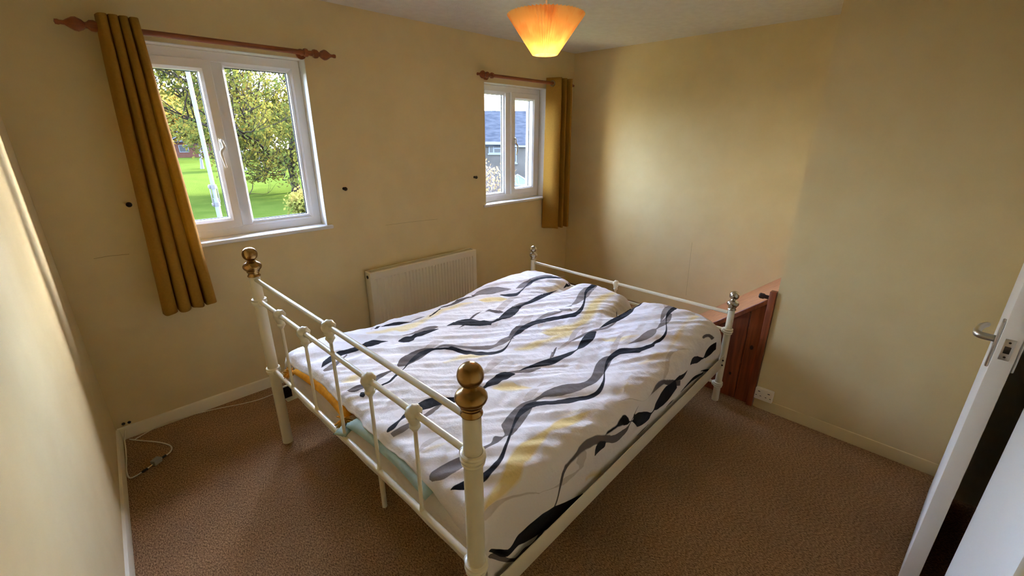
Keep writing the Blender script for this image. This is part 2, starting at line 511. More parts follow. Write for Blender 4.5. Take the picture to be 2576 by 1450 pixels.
# door lining and architrave of the doorway
bm = bmesh.new()
box(bm, 1.765, 1.785, -0.45, -0.307, 0, 2.01, 0.002); box(bm, 2.58, 2.60, -0.45, -0.307, 0, 2.01, 0.002); box(bm, 1.765, 2.60, -0.45, -0.307, 1.99, 2.01, 0.002)
box(bm, 1.785, 1.797, -0.45, -0.385, 0, 1.99, 0.002)
struct(fin('trim_1', bm, DOORM, None, 30), 'white door lining beside the open edge of the door', 'trim')
bm = bmesh.new(); box(bm, 1.25, 1.772, -0.3125, -0.296, 0, 2.07, 0.005)
struct(fin('trim_2', bm, DOORM, None, 30), 'broad white painted board beside the doorway, in the bottom right corner', 'trim')

# ------------------------------------------------------------------ stair casing (sloping wooden box)
stair = empty('stair_casing', (XB, 0.562, 0))
tag(stair, 'red-brown pine stair casing with sloping tan top beside the bed foot', 'stair casing')
SL = 0.855
def slope_z(y): return 0.712 - SL*(y-0.581)
yend = 0.581 + 0.712/SL
rnd = random.Random(3)
pw = 0.0955
k = 0; y = 0.575
while y < yend-0.02:
    y2 = min(y+pw, yend-0.005)
    za, zb = slope_z(y)-0.02, max(slope_z(y2)-0.02, 0.002)
    bm = bmesh.new()
    g = 0.0015
    pts = [(y+g, 0.0), (y2-g, 0.0), (y2-g, zb), (y+g, za)]
    x0, x1 = XB+0.002, XB+0.018
    A = [bm.verts.new((x0-XB, a-0.56, b)) for a, b in pts]; B = [bm.verts.new((x1-XB, a-0.56, b)) for a, b in pts]
    bm.faces.new(A); bm.faces.new(B[::-1])
    es = []
    for q in range(4): bm.faces.new((A[q], A[(q+1) % 4], B[(q+1) % 4], B[q]))
    bm.edges.ensure_lookup_table()
    ee = [e for e in bm.edges if abs(e.verts[0].co.x) < 0.003 and abs(e.verts[1].co.x) < 0.003 and abs(e.verts[0].co.z-e.verts[1].co.z) > 0.03 and abs(e.verts[0].co.y-e.verts[1].co.y) < 0.001]
    if ee: bmesh.ops.bevel(bm, geom=ee, offset=0.004, segments=1, affect='EDGES')
    fin('plank', bm, PINE, stair)
    y = y2
for (ky, kz, kr) in ((0.628, 0.377, 0.013), (0.718, 0.16, 0.010), (0.676, 0.60, 0.006)):
    bm = bmesh.new()
    m4 = Matrix.Translation((0.0025, ky-0.56, kz)) @ Matrix.Rotation(radians(90), 4, 'Y') @ Matrix.Diagonal((1.25, 0.8, 0.12, 1))
    bmesh.ops.create_uvsphere(bm, u_segments=12, v_segments=6, radius=kr, matrix=m4)
    fin('wood_knot', bm, KNOT, stair, True)
def slanted(name, xa, xb, up, dn_, m, ya=0.578, yb=None):
    yb = yb or yend
    bm = bmesh.new()
    pts = [(ya, slope_z(ya)+dn_), (ya, slope_z(ya)+up), (yb, slope_z(yb)+up), (yb, slope_z(yb)+dn_)]
    A = [bm.verts.new((xa-XB, a-0.56, b)) for a, b in pts]; B = [bm.verts.new((xb-XB, a-0.56, b)) for a, b in pts]
    bm.faces.new(A); bm.faces.new(B[::-1])
    for q in range(4): bm.faces.new((A[q], A[(q+1) % 4], B[(q+1) % 4], B[q]))
    bmesh.ops.bevel(bm, geom=list(bm.edges), offset=0.002, segments=1, affect='EDGES')
    return fin(name, bm, m, stair)
slanted('top_board', XB+0.010, XH-0.002, 0.0, -0.02, OAKTOP, yb=yend-0.03)
slanted('edge_strip', XB-0.014, XB+0.010, 0.004, -0.030, PINE, yb=yend-0.03)
bm = bmesh.new(); box(bm, -0.022, 0.02, -0.004, 0.030, 0.0, 0.757, 0.003); fin('end_post', bm, PINE, stair, 30)
bm = bmesh.new(); lathe(bm, [(0, 0), (0.012, 0), (0.012, 0.022), (0.017, 0.03), (0.017, 0.048), (0.012, 0.054), (0, 0.055)], 8, along((-0.004, 0.03, 0.715), (-0.1, 1, 0.05)))
fin('peg', bm, KNOT, stair, 30)

# ------------------------------------------------------------------ radiator
rad = empty('radiator', (1.887, 2.86, 0.10))
tag(rad, 'cream ribbed panel radiator under the plain wall between windows', 'radiator')
RX0, RX1, RZ0, RZ1, RY = 1.385-1.887, 2.389-1.887, 0.03, 0.545, 2.818-2.86
bm = bmesh.new()
NP = 31
cols = [(RX0, 0), (RX0+0.03, 0)]
pitch = (RX1-RX0-0.06)/NP
for i in range(NP):
    a = RX0+0.03+pitch*i
    cols += [(a+pitch*0.18, 0), (a+pitch*0.32, 1), (a+pitch*0.68, 1), (a+pitch*0.82, 0)]
cols += [(RX1-0.03, 0), (RX1, 0)]
rows = [(RZ0, 0), (RZ0+0.045, 0), (RZ0+0.06, 1), (RZ1-0.062, 1), (RZ1-0.050, 0), (RZ1-0.004, 0)]
G = [[bm.verts.new((x, RY+(0.009 if (a and b) else 0), z)) for x, a in cols] for z, b in rows]
G.append([bm.verts.new((x, RY+0.004, RZ1)) for x, a in cols]); G.append([bm.verts.new((x, RY+0.014, RZ1)) for x, a in cols])
for i in range(len(G)-1):
    for j in range(len(cols)-1): bm.faces.new((G[i][j], G[i][j+1], G[i+1][j+1], G[i+1][j]))
fin('front_panel', bm, RADM, rad, 25)
bm = bmesh.new(); box(bm, RX0, RX1, 0.028, 0.042, RZ0, RZ1, 0.003); fin('rear_panel', bm, RADM, rad, 30)
for xa in (RX0, RX1-0.012):
    bm = bmesh.new(); box(bm, xa, xa+0.012, RY+0.002, 0.040, RZ0+0.01, RZ1+0.001, 0.003); fin('side_cover', bm, RADM, rad, 30)
bm = bmesh.new()
n = 88
for i in range(n):
    a = RX0+0.03+(RX1-RX0-0.06)*i/n; box(bm, a, a+0.0052, RY+0.014, 0.030, RZ1-0.003, RZ1+0.0005)
box(bm, RX0+0.01, RX1-0.01, RY+0.006, RY+0.016, RZ1-0.003, RZ1+0.002); box(bm, RX0+0.01, RX1-0.01, 0.026, 0.036, RZ1-0.003, RZ1+0.002)
fin('top_grille', bm, RADM, rad)['kind'] = 'stuff'
bm = bmesh.new(); lathe(bm, [(0, 0), (0.007, 0), (0.007, 0.003), (0.0125, 0.003), (0.0125, 0), (0.011, -0.002)], 16, along((RX0-0.001, -0.004, RZ1-0.035), (-1, 0, 0))); fin('blanking_plug', bm, DARKM, rad, 30)
bm = bmesh.new(); tube(bm, (RX0-0.04, 0, -0.10), (RX0-0.04, 0, 0.05), 0.0075); tube(bm, (RX0-0.04, 0, 0.05), (RX0+0.002, 0, 0.05), 0.010); tube(bm, (RX0-0.04, 0, 0.04), (RX0-0.04, 0, 0.10), 0.017)
fin('valve', bm, WHITE, rad, 30)
for xx in (RX0+0.2, RX1-0.2):
    bm = bmesh.new(); box(bm, xx-0.02, xx+0.02, 0.040, 0.0505, 0.1, 0.45); fin('wall_bracket', bm, RADM, rad)

# ------------------------------------------------------------------ curtain rods
def finial_prof():
    return [(0.0, 0.0), (0.014, 0.0), (0.014, 0.012), (0.021, 0.016), (0.024, 0.026), (0.022, 0.04), (0.013, 0.05), (0.012, 0.056), (0.020, 0.064), (0.029, 0.082), (0.027, 0.094), (0.016, 0.112), (0.009, 0.122), (0.0085, 0.134), (0.011, 0.140), (0.010, 0.150), (0.0, 0.153)]
def rod(name, x0, x1, z, label, fl, fr, br):
    y = 2.832
    t = empty(name, ((x0+x1)/2, y, z)); tag(t, label, 'curtain rod', 'wooden curtain rods')
    c = (x0+x1)/2
    bm = bmesh.new(); tube(bm, (x0-c, 0, 0), (x1-c, 0, 0), 0.0135, seg=20); fin('rod', bm, RODW, t, 30)
    for (x, d, s) in ((x0, -1, fl), (x1, 1, fr)):
        bm = bmesh.new(); lathe(bm, [(r, q*s) for r, q in finial_prof()], 20, along((x-c, 0, 0), (d, 0, 0))); fin('finial', bm, RODW, t, 40)
    for x in br:
        bm = bmesh.new()
        lathe(bm, [(0.0145, -0.009), (0.021, -0.009), (0.023, 0), (0.021, 0.009), (0.0145, 0.009)], 18, along((x-c, 0, 0), (1, 0, 0)))
        tube(bm, (x-c, 0.018, 0), (x-c, YW-y, 0), 0.010); tube(bm, (x-c, YW-y-0.012, 0), (x-c, YW-y, 0), 0.028, seg=20)
        fin('bracket', bm, RODW, t, 30)
    return t
rod('curtain_rod', 0.272, 1.175, 2.036, 'reddish wooden curtain rod with turned ends over the large window', 1.0, 1.0, (0.305, 1.150))
rod('curtain_rod', 2.585, 3.560, 2.040, 'short reddish wooden curtain rod over the small window', 0.85, 0.85, (2.612, 3.535))

# ------------------------------------------------------------------ curtains
def curtain(name, plan_top, plan_bot, z0, z1, label, hemdrop, n=150, rings=()):
    c = plan_top[len(plan_top)//2]
    t = empty(name, (c[0], c[1], z0)); tag(t, label, 'curtain', 'mustard curtains')
    A = crv([(p[0], p[1], 0) for p in plan_top], n); B = crv([(p[0], p[1], 0) for p in plan_bot], n)
    bm = bmesh.new(); R = []
    NZ = 46
    for j in range(NZ+1):
        f = j/NZ; row = []
        for i in range(n):
            g = f**0.9
            q = A[i].lerp(B[i], g)
            s = i/n
            wob = 0.004*noise.noise(Vector((s*9, f*3, 1.7)))
            z = z1+(z0-z1)*f
            if j == NZ: z -= 0.004*sin(s*40)
            z += hemdrop*(s-0.5)*f
            row.append(bm.verts.new((q.x-c[0]+wob, q.y-c[1]+wob, z-z0)))
        R.append(row)
    for j in range(NZ):
        for i in range(n-1): bm.faces.new((R[j][i], R[j][i+1], R[j+1][i+1], R[j+1][i]))
    o = fin('cloth', bm, CURT, t, True)
    md = o.modifiers.new('thickness', 'SOLIDIFY'); md.thickness = 0.0035; md.offset = 0
    # stitched hem band
    for (px, py, nx, ny) in rings:
        bm = bmesh.new()
        lathe(bm, [(0.019, -0.004), (0.027, -0.004), (0.029, 0), (0.027, 0.004), (0.019, 0.004), (0.0175, 0), (0.019, -0.004)], 20, along((px-c[0], py-c[1], 2.038-z0), (nx, ny, 0)))
        fin('eyelet', bm, STEEL, t, 40)
    return t
def folds(x0, x1, yf, yb, n, first_back=True):
    out = []
    w = (x1-x0)/n
    if first_back: out.append((x0-0.004, yb-0.035))
    for i in range(n):
        a = x0+w*i
        out += [(a+0.006*w/0.03*0.3, yf+0.02), (a+w*0.28, yf), (a+w*0.66, yf), (a+w*0.90, yf+0.03), (a+w*0.93, (yf+yb)/2+0.015), (a+w*0.90, yb), (a+w*1.02, yb+0.002)]
    return out[:-2]
pt = folds(0.262, 0.405, 2.768, 2.872, 4)
pb = folds(0.205, 0.448, 2.772, 2.868, 4)
curtain('curtain', pt, pb, 0.690, 2.083, 'long mustard curtain bunched at the left of the large window', 0.012)
pt = [(3.352, 2.893), (3.362, 2.86), (3.380, 2.80), (3.405, 2.762), (3.425, 2.775), (3.432, 2.83), (3.442, 2.878), (3.462, 2.880), (3.474, 2.82), (3.488, 2.772), (3.505, 2.775), (3.515, 2.83), (3.524, 2.878), (3.544, 2.88), (3.553, 2.83), (3.565, 2.775), (3.582, 2.77), (3.596, 2.81), (3.604, 2.86)]
pb = [(3.345, 2.893), (3.358, 2.86), (3.382, 2.79), (3.415, 2.752), (3.445, 2.765), (3.452, 2.82), (3.460, 2.872), (3.486, 2.876), (3.498, 2.82), (3.510, 2.768), (3.532, 2.770), (3.542, 2.82), (3.552, 2.872), (3.576, 2.876), (3.586, 2.82), (3.598, 2.768), (3.618, 2.765), (3.632, 2.81), (3.640, 2.86)]
curtain('curtain', pt, pb, 0.688, 2.088, 'mustard eyelet curtain gathered beside the small window', -0.01, rings=((3.3705, 2.832, 1, 0.3), (3.4345, 2.832, 1, 0.15), (3.471, 2.832, 1, -0.2), (3.5155, 2.832, 1, 0.15)))

# tie-back knobs
for (x, z, lab) in ((0.193, 1.258, 'dark metal tieback knob left of the long curtain'), (1.313, 1.245, 'dark metal tieback knob right of the large window'), (2.469, 1.249, 'small metal tieback knob left of the small window')):
    t = empty('tieback_knob', (x, YW, z)); tag(t, lab, 'knob', 'curtain tieback knobs')
    bm = bmesh.new(); lathe(bm, [(0, 0), (0.010, 0), (0.010, 0.004), (0.005, 0.006), (0.004, 0.018)], 14, along((0, 0, 0), (0, -1, 0))); fin('stem', bm, DARKM, t, 30)
    bm = bmesh.new(); lathe(bm, [(0.004, 0.016), (0.010, 0.019), (0.013, 0.026), (0.011, 0.033), (0.0, 0.036)], 14, along((0, 0, 0), (0, -1, 0))); fin('head', bm, DARKM, t, True)

# ------------------------------------------------------------------ pendant lamp
LX, LY = 1.705, 1.485
lamp = empty('pendant_lamp', (LX, LY, CEIL)); tag(lamp, 'pleated orange paper pendant lamp glowing below the ceiling', 'lamp')
def shade_mat():
    m = bpy.data.materials.new('pleated_orange_shade'); m.use_nodes = True
    nt = m.node_tree; nt.nodes.clear(); out = nt.nodes.new('ShaderNodeOutputMaterial')
    tc = nd(m, 'ShaderNodeTexCoord'); n = nd(m, 'ShaderNodeTexNoise', Scale=16.0, Detail=2.0)
    mp = nd(m, 'ShaderNodeMapping', Scale=(1, 1, 0.6)); lk(m, tc.outputs['Object'], mp.inputs[0]); lk(m, mp.outputs[0], n.inputs['Vector'])
    r = nd(m, 'ShaderNodeValToRGB'); e = r.color_ramp.elements
    e[0].position = 0.42; e[0].color = lin(247, 214, 146); e[1].position = 0.66; e[1].color = lin(242, 184, 116)
    lk(m, n.outputs['Fac'], r.inputs['Fac'])
    d = nd(m, 'ShaderNodeBsdfDiffuse'); t = nd(m, 'ShaderNodeBsdfTranslucent'); mx = nd(m, 'ShaderNodeMixShader', Fac=0.42)
    lk(m, r.outputs[0], d.inputs[0]); lk(m, r.outputs[0], t.inputs[0]); lk(m, d.outputs[0], mx.inputs[1]); lk(m, t.outputs[0], mx.inputs[2]); lk(m, mx.outputs[0], out.inputs[0])
    return m
SHADE = shade_mat()
ZT, ZB, RT, RB = 2.108-CEIL, 1.945-CEIL, 0.166, 0.053
bm = bmesh.new(); NPL = 60; R = []
for j in range(9):
    f = j/8; r = RB+(RT-RB)*f; z = ZB+(ZT-ZB)*f
    if j == 8: z += 0.012*0
    R.append([bm.verts.new(((r+(0.0055+0.0060*f)*(1 if k % 2 else -1))*cos(pi*k/NPL), (r+(0.0055+0.0060*f)*(1 if k % 2 else -1))*sin(pi*k/NPL), z)) for k in range(2*NPL)])
for j in range(8):
    for k in range(2*NPL): bm.faces.new((R[j][k], R[j][(k+1) % (2*NPL)], R[j+1][(k+1) % (2*NPL)], R[j+1][k]))
sh = fin('lamp_shade', bm, SHADE, lamp)
bm = bmesh.new()
for k in range(3):
    a = 2*pi*k/3+0.4; tube(bm, (0.02*cos(a), 0.02*sin(a), ZB+0.075), ((RB+0.062)*cos(a)*0.9, (RB+0.062)*sin(a)*0.9, ZB+0.075), 0.0015, seg=6)
fin('shade_carrier', bm, DARKM, lamp)
bm = bmesh.new(); tube(bm, (0, 0, 0), (0, 0, ZB+0.115), 0.004, seg=10); fin('cord', bm, WHITE, lamp, 30)
bm = bmesh.new(); lathe(bm, [(0, 0), (0.045, 0), (0.045, -0.008), (0.03, -0.022), (0.008, -0.03), (0, -0.03)], 24); fin('ceiling_rose', bm, WHITE, lamp, 30)
bm = bmesh.new(); lathe(bm, [(0, 0.125), (0.012, 0.12), (0.017, 0.105), (0.017, 0.075), (0, 0.075)], 16, Matrix.Translation((0, 0, ZB))); fin('bulb_holder', bm, WHITE, lamp, 30)
def emis(name, col, s):
    m = bpy.data.materials.new(name); m.use_nodes = True; nt = m.node_tree; nt.nodes.clear()
    out = nt.nodes.new('ShaderNodeOutputMaterial'); e = nd(m, 'ShaderNodeEmission', Color=col, Strength=s); lk(m, e.outputs[0], out.inputs[0]); return m
BULB = emis('lit_bulb_glass', (1.0, 0.72, 0.40, 1), 72.0)
bm = bmesh.new(); lathe(bm, [(0.010, 0.075), (0.014, 0.068), (0.024, 0.052), (0.028, 0.038), (0.025, 0.024), (0.014, 0.013), (0, 0.010)], 16, Matrix.Translation((0, 0, ZB))); fin('bulb', bm, BULB, lamp, True)

# ------------------------------------------------------------------ bed frame
TH = radians(1.45)
BO = Vector((0.565, 0.698, 0))
BL, BW = 2.044, 1.556
bed = empty('bed_frame', BO, TH); tag(bed, 'ivory metal bed frame with brass ball finials, tall end near the viewer', 'bed')
def bed_w(u, v, z=0): return BO + Matrix.Rotation(TH, 3, 'Z') @ Vector((u, v, z))

FIN = [(0, 0), (0.0285, 0.0), (0.0295, 0.003), (0.0285, 0.006), (0.0245, 0.010), (0.0245, 0.018), (0.0290, 0.023), (0.0285, 0.027), (0.0305, 0.030), (0.0385, 0.039), (0.0420, 0.048), (0.0410, 0.056), (0.0350, 0.065), (0.0240, 0.072), (0.0170, 0.079), (0.0155, 0.082)]
for k in range(1, 13):
    a = -radians(62)+radians(152)*k/12
    FIN.append((0.0340*cos(a) if k < 12 else 0.0, 0.0815+0.0300+0.0340*sin(a)))
bm = bmesh.new(); lathe(bm, FIN, 28); bmesh.ops.recalc_face_normals(bm, faces=bm.faces)
fin_me = bpy.data.meshes.new('finial'); bm.to_mesh(fin_me); bm.free()
fin_me.polygons.foreach_set('use_smooth', [True]*len(fin_me.polygons)); fin_me.set_sharp_from_angle(angle=radians(45))
fin_steel = fin_me.copy()

def ring_collar(bm, c, rp, axis=(0, 0, 1), s=1.0):
    lathe(bm, [(rp, -0.021*s), (rp+0.005*s, -0.021*s), (rp+0.0085*s, -0.016*s), (rp+0.006*s, -0.010*s), (rp+0.0105*s, -0.004*s), (rp+0.0115*s, 0.001*s), (rp+0.008*s, 0.007*s), (rp+0.0105*s, 0.012*s), (rp+0.0095*s, 0.019*s), (rp+0.003*s, 0.022*s), (rp, 0.020*s)], 24, along(c, axis))

def post(u, v, top, zr, leg_bottom, fmesh, fmat, s, rp):
    bm = bmesh.new(); tube(bm, (u, v, leg_bottom), (u, v, zr[-1]), rp, rp, 22); tube(bm, (u, v, zr[-1]), (u, v, top+0.004), rp-0.0008, rp-0.0015, 22)
    p = fin('post', bm, BEDM, bed, 30)
    for z in zr:
        bm = bmesh.new(); ring_collar(bm, (u, v, z), rp-0.001, s=0.86)
        d = 1 if v < 0.5 else -1
        lathe(bm, [(0.0165, rp-0.004), (0.0185, rp), (0.0175, rp+0.008), (0.014, rp+0.014), (0.0095, rp+0.016)], 16, along((u, v, z), (0, d, 0.0)))
        fin('collar', bm, BEDM, p, 30)
    o = link('finial', fmesh, fmat, p); o.location = (u, v, top); o.scale = (s, s, s); o['label'] = 'ball-topped brass finial' if fmat is BRASS else 'ball-topped nickel finial'
    bm = bmesh.new(); tube(bm, (u, v, leg_bottom), (u, v, leg_bottom+0.02), rp+0.0003, rp+0.001, 18); fin('foot_cap', bm, BEDM, p, 30)
    return p
HT, HM, HL = 0.940, 0.830, 0.452
FT, FM, FL = 0.600, 0.487, 0.118
for v in (0, BW): post(0, v, 0.955, (HL-0.006, HM-0.006), 0.0, fin_me, BRASS, 0.97, 0.0252)
for v in (0, BW): post(BL, v, 0.622, (FL-0.004, FM-0.004), 0.0, fin_steel, STEEL, 0.80, 0.0200)
def rail(name, u, z, r=0.0092, g=0.02):
    bm = bmesh.new(); tube(bm, (u, g, z), (u, BW-g, z), r, seg=16); return fin(name, bm, BEDM, bed, 30)
rail('top_rail', 0, HT, 0.0098); rail('middle_rail', 0, HM, 0.0098); rail('lower_rail', 0, HL, 0.0098)
rail('top_rail', BL, FT, 0.010); rail('middle_rail', BL, FM); rail('lower_rail', BL, FL)

# cast spiral knuckle
def knuckle_mesh(name):
    bm = bmesh.new()
    n = 14; seg = 42; rows = []
    for i in range(n+1):
        a = pi*i/n; zz = -cos(a)*0.021; rr = max(0.0095, sin(a)*0.0215)
        rows.append((rr, zz))
    rings = []
    for (r, z) in rows:
        rings.append([bm.verts.new(((r*(1+0.055*cos(7*(2*pi*k/seg)+z*220)))*cos(2*pi*k/seg), z, (r*(1+0.055*cos(7*(2*pi*k/seg)+z*220)))*sin(2*pi*k/seg))) for k in range(seg)])
    for i in range(n):
        for k in range(seg): bm.faces.new((rings[i][k], rings[i][(k+1) % seg], rings[i+1][(k+1) % seg], rings[i+1][k]))
    lathe(bm, [(0.0165, -0.014), (0.0155, -0.022), (0.0125, -0.030), (0.0115, -0.034), (0.0145, -0.036), (0.0145, -0.041), (0.0115, -0.044), (0.0085, -0.050), (0.0062, -0.054)], 18)
    bmesh.ops.recalc_face_normals(bm, faces=bm.faces)
    me = bpy.data.meshes.new(name); bm.to_mesh(me); bm.free()
    me.polygons.foreach_set('use_smooth', [True]*len(me.polygons)); me.materials.append(BEDM)
    return me
KN = knuckle_mesh('knuckle')
def knuckle(par, u, v, z, s=1.2):
    o = bpy.data.objects.new('knuckle', KN); COL.objects.link(o); o.parent = par; o.location = (u, v, z); o.scale = (s, s, s)
for k in range(1, 6):
    v = BW*k/6
    top = HT if k == 3 else HM
    bm = bmesh.new(); tube(bm, (0, v, HL), (0, v, top), 0.0064, seg=12)
    b = fin('baluster', bm, BEDM, bed, 30)
    knuckle(b, 0, v, top)
    bm = bmesh.new(); lathe(bm, [(0.0062, 0.022), (0.008, 0.016), (0.0088, 0.006)], 12, Matrix.Translation((0, v, HL))); fin('baluster_foot', bm, BEDM, b, 30)
for k in range(1, 6):
    v = BW*k/6
    top = FT if k == 3 else FM
    bm = bmesh.new(); tube(bm, (BL, v, FL), (BL, v, top), 0.0064, seg=12)
    b = fin('baluster', bm, BEDM, bed, 30); knuckle(b, BL, v, top, 1.05)
# angle-iron side rails, slats, centre leg
RZ = 0.247
for v, d in ((-0.012, 1), (BW+0.012, -1)):
    bm = bmesh.new()
    box(bm, 0.03, BL-0.03, min(v, v+d*0.004), max(v, v+d*0.004), RZ, RZ+0.082, 0.0015); box(bm, 0.03, BL-0.03, *sorted((v, v+d*0.034)), RZ, RZ+0.004, 0.001)
    sr = fin('side_rail', bm, BEDM, bed, 30)
    for u in (0.045, BL-0.045):
        bm = bmesh.new(); box(bm, u-0.022, u+0.022, v-0.003+d*0.004, v+0.003+d*0.004, RZ+0.008, RZ+0.074, 0.002)
        for zz in (0.025, 0.057): tube(bm, (u, v-d*0.008, RZ+zz), (u, v+d*0.012, RZ+zz), 0.005, seg=8)
        fin('corner_bracket', bm, DARKM, sr, 30)
SLAT = mat('pale_pine_slat', lin(206, 176, 128), 0.6)
for i in range(14):
    u = 0.14+i*(BL-0.28)/13
    bm = bmesh.new(); box(bm, u-0.03, u+0.03, 0.01, BW-0.01, RZ+0.006, RZ+0.022, 0.002); fin('slat', bm, SLAT, bed)
bm = bmesh.new(); box(bm, 0.115, BL-0.04, BW/2-0.015, BW/2+0.015, RZ-0.02, RZ+0.005, 0.002); cr = fin('centre_rail', bm, BEDM, bed, 30)
for u in (0.13, BL-0.5):
    bm = bmesh.new(); tube(bm, (u, BW/2, 0.0), (u, BW/2, RZ-0.028), 0.011, 0.013, 14); fin('centre_leg', bm, BEDM, cr, 30)

# ------------------------------------------------------------------ mattress
MZ0, MZ1 = RZ+0.023, 0.442
mt = empty('mattress', bed_w(0, 0, MZ0), TH); tag(mt, 'mattress in a pale fitted sheet, showing below the duvet', 'mattress')
bm = bmesh.new(); box(bm, 0.055, BL-0.045, 0.030, BW-0.030, 0, MZ1-MZ0, 0.045, 5)
bmesh.ops.subdivide_edges(bm, edges=[e for e in bm.edges if e.calc_length() > 0.3], cuts=40, use_grid_fill=True)
for v in bm.verts:
    q = v.co*6
    v.co += Vector((0.006*noise.noise(q+Vector((3, 0, 0))), 0.004*noise.noise(q), 0.005*noise.noise(q+Vector((0, 9, 0))) if v.co.z > 0.02 else 0))
fin('sheet', bm, SHEET, mt, True)

# ------------------------------------------------------------------ duvet
def duvet_height(u, v):
    """top surface height at bed position u (head to foot), v (near to far)"""
    base = lerp_tab(u, [(0.0, 0.556), (0.25, 0.570), (0.6, 0.550), (1.0, 0.536), (1.3, 0.552), (1.6, 0.572), (2.1, 0.575)])
    # three bulges at the foot end parted by two creases
    fz = sst(1.15, 1.75, u)
    c1 = 1.075-0.10*(1.95-u); c2 = 0.585-0.14*(1.95-u)
    cre = 0.075*exp(-((v-c1)/0.055)**2)*sst(1.45, 1.95, u) + 0.080*exp(-((v-c2)/0.05)**2)*sst(1.40, 1.95, u)
    bul = 0.022*fz*(exp(-((v-1.36)/0.2)**2)+exp(-((v-0.84)/0.2)**2)+0.9*exp(-((v-0.30)/0.22)**2))
    return base+bul-cre
def wrinkle(u, v, amp=1.0):
    # long soft pulls running obliquely across the bed plus small creases
    a = u*0.80-v*0.60; b = u*0.60+v*0.80
    w = noise.noise(Vector((a*1.5+3.1, b*11.0, 0.3)))*0.0095
    w += abs(noise.noise(Vector((a*2.2+9.0, b*20.0, 4.3))))*-0.0115
    c = u*0.95+v*0.3; d = -u*0.3+v*0.95
    w += noise.noise(Vector((c*5, d*22.0, 7.7)))*0.0035
    w += noise.noise(Vector((u*3.1, v*3.1, 2.0)))*0.010
    k = noise.noise(Vector((u*16, v*16, 11.0)))
    w += -abs(k)*0.0040
    return w*amp*1.2
DU0, DU1 = 0.055, BL-0.030
NS, NT = 300, 250
S_FRONT, S_FOOT = 0.045, 0.94
DROP_N, DROP_F = 0.26, 0.22
def duvet_point(s, t):
    # t: 0 near hem -> 1 far hem ; profile over the near edge, across, over the far edge
    vn, vf = 0.018, BW-0.012
    if s < S_FRONT: su = 0.0; fr = (S_FRONT-s)/S_FRONT; ft = 0
    elif s > S_FOOT: su = 1.0; fr = 0; ft = (s-S_FOOT)/(1-S_FOOT)
    else: su = (s-S_FRONT)/(S_FOOT-S_FRONT); fr = 0; ft = 0
    u = DU0+(DU1-DU0)*su
    tn, tf = 0.115, 0.90
    hem_n = 0.258
    R = 0.11
    if t < tn:
        q = 1-t/tn; v = vn; drop = q; side = -1
    elif t > tf:
        q = (t-tf)/(1-tf); v = vf; drop = q; side = 1
    else:
        v = vn+(vf-vn)*(t-tn)/(tf-tn); drop = 0; side = 0
    # rounding of the long edges and of the foot edge
    def edge_drop(x, r, p=2.2):
        if x >= r: return 0.0
        k = 1-max(x, 0)/r
        return r*(1-(1-k**p)**(1/p))
    e_n = edge_drop(v-vn, 0.13); e_f = edge_drop(vf-v, 0.12); e_u = edge_drop(DU1-u, 0.16); e_h = edge_drop(u-DU0, 0.035)*0.8
    top = duvet_height(u, v)
    z_edge = top - e_n*0.62 - e_f*0.62 - e_u*0.55 - e_h
    fade = min(1.0, max(0.12, (v-vn)/0.2), max(0.12, (v-vn)/0.2))
    z = z_edge
    nx = ny = 0
    if side == 0 and fr == 0 and ft == 0:
        z += wrinkle(u, v)
    if side != 0:
        zz0 = z_edge + wrinkle(u, v)
        zh = hem_n if side < 0 else 0.34
        z = zz0+(zh-zz0)*drop
        bul = sin(pi*min(1, drop*1.05))*0.020
        bul += 0.012*noise.noise(Vector((u*4.0, z*5.0, 3.3)))*(1 if drop < 0.9 else 0.4)
        fold = 0.010*noise.noise(Vector((u*9.0+z*6, z*2.0, 8.8)))*drop
        v += side*(bul*(0.6 if side < 0 else 1) + fold*0.5 - 0.004)
        if side < 0: v = max(v, 0.000)
    if fr > 0:
        hang = lerp_tab(v, [(0.0, 0.24), (0.15, 0.15), (0.28, 0.055), (0.47, 0.020), (0.70, 0.028), (0.76, 0.035), (1.3, 0.04), (1.5, 0.06)])
        z0 = z; z = z - hang*fr*(1 if side == 0 else 0.1) + (wrinkle(u, v) if side == 0 else 0)
        u = u - 0.010*sin(pi*fr) + 0.022*fr*fr
    if ft > 0:
        z = z + (0.36-z)*ft*(1 if side == 0 else 0.2) + (wrinkle(u, v) if side == 0 else 0)*(1-ft)
        u = u + 0.012*sin(pi*ft) - 0.02*ft
    # gentle waver of the head edge
    if su < 0.10:
        k = (1-su/0.10)
        u += k*(0.012*noise.noise(Vector((v*4.0, 5.0, 0))) + lerp_tab(v, [(0, 0.000), (0.70, 0.0), (0.76, 0.012), (1.2, 0.016), (1.5, 0.004)]))
    return Vector((u, v, z))
duvet_fn = duvet_point

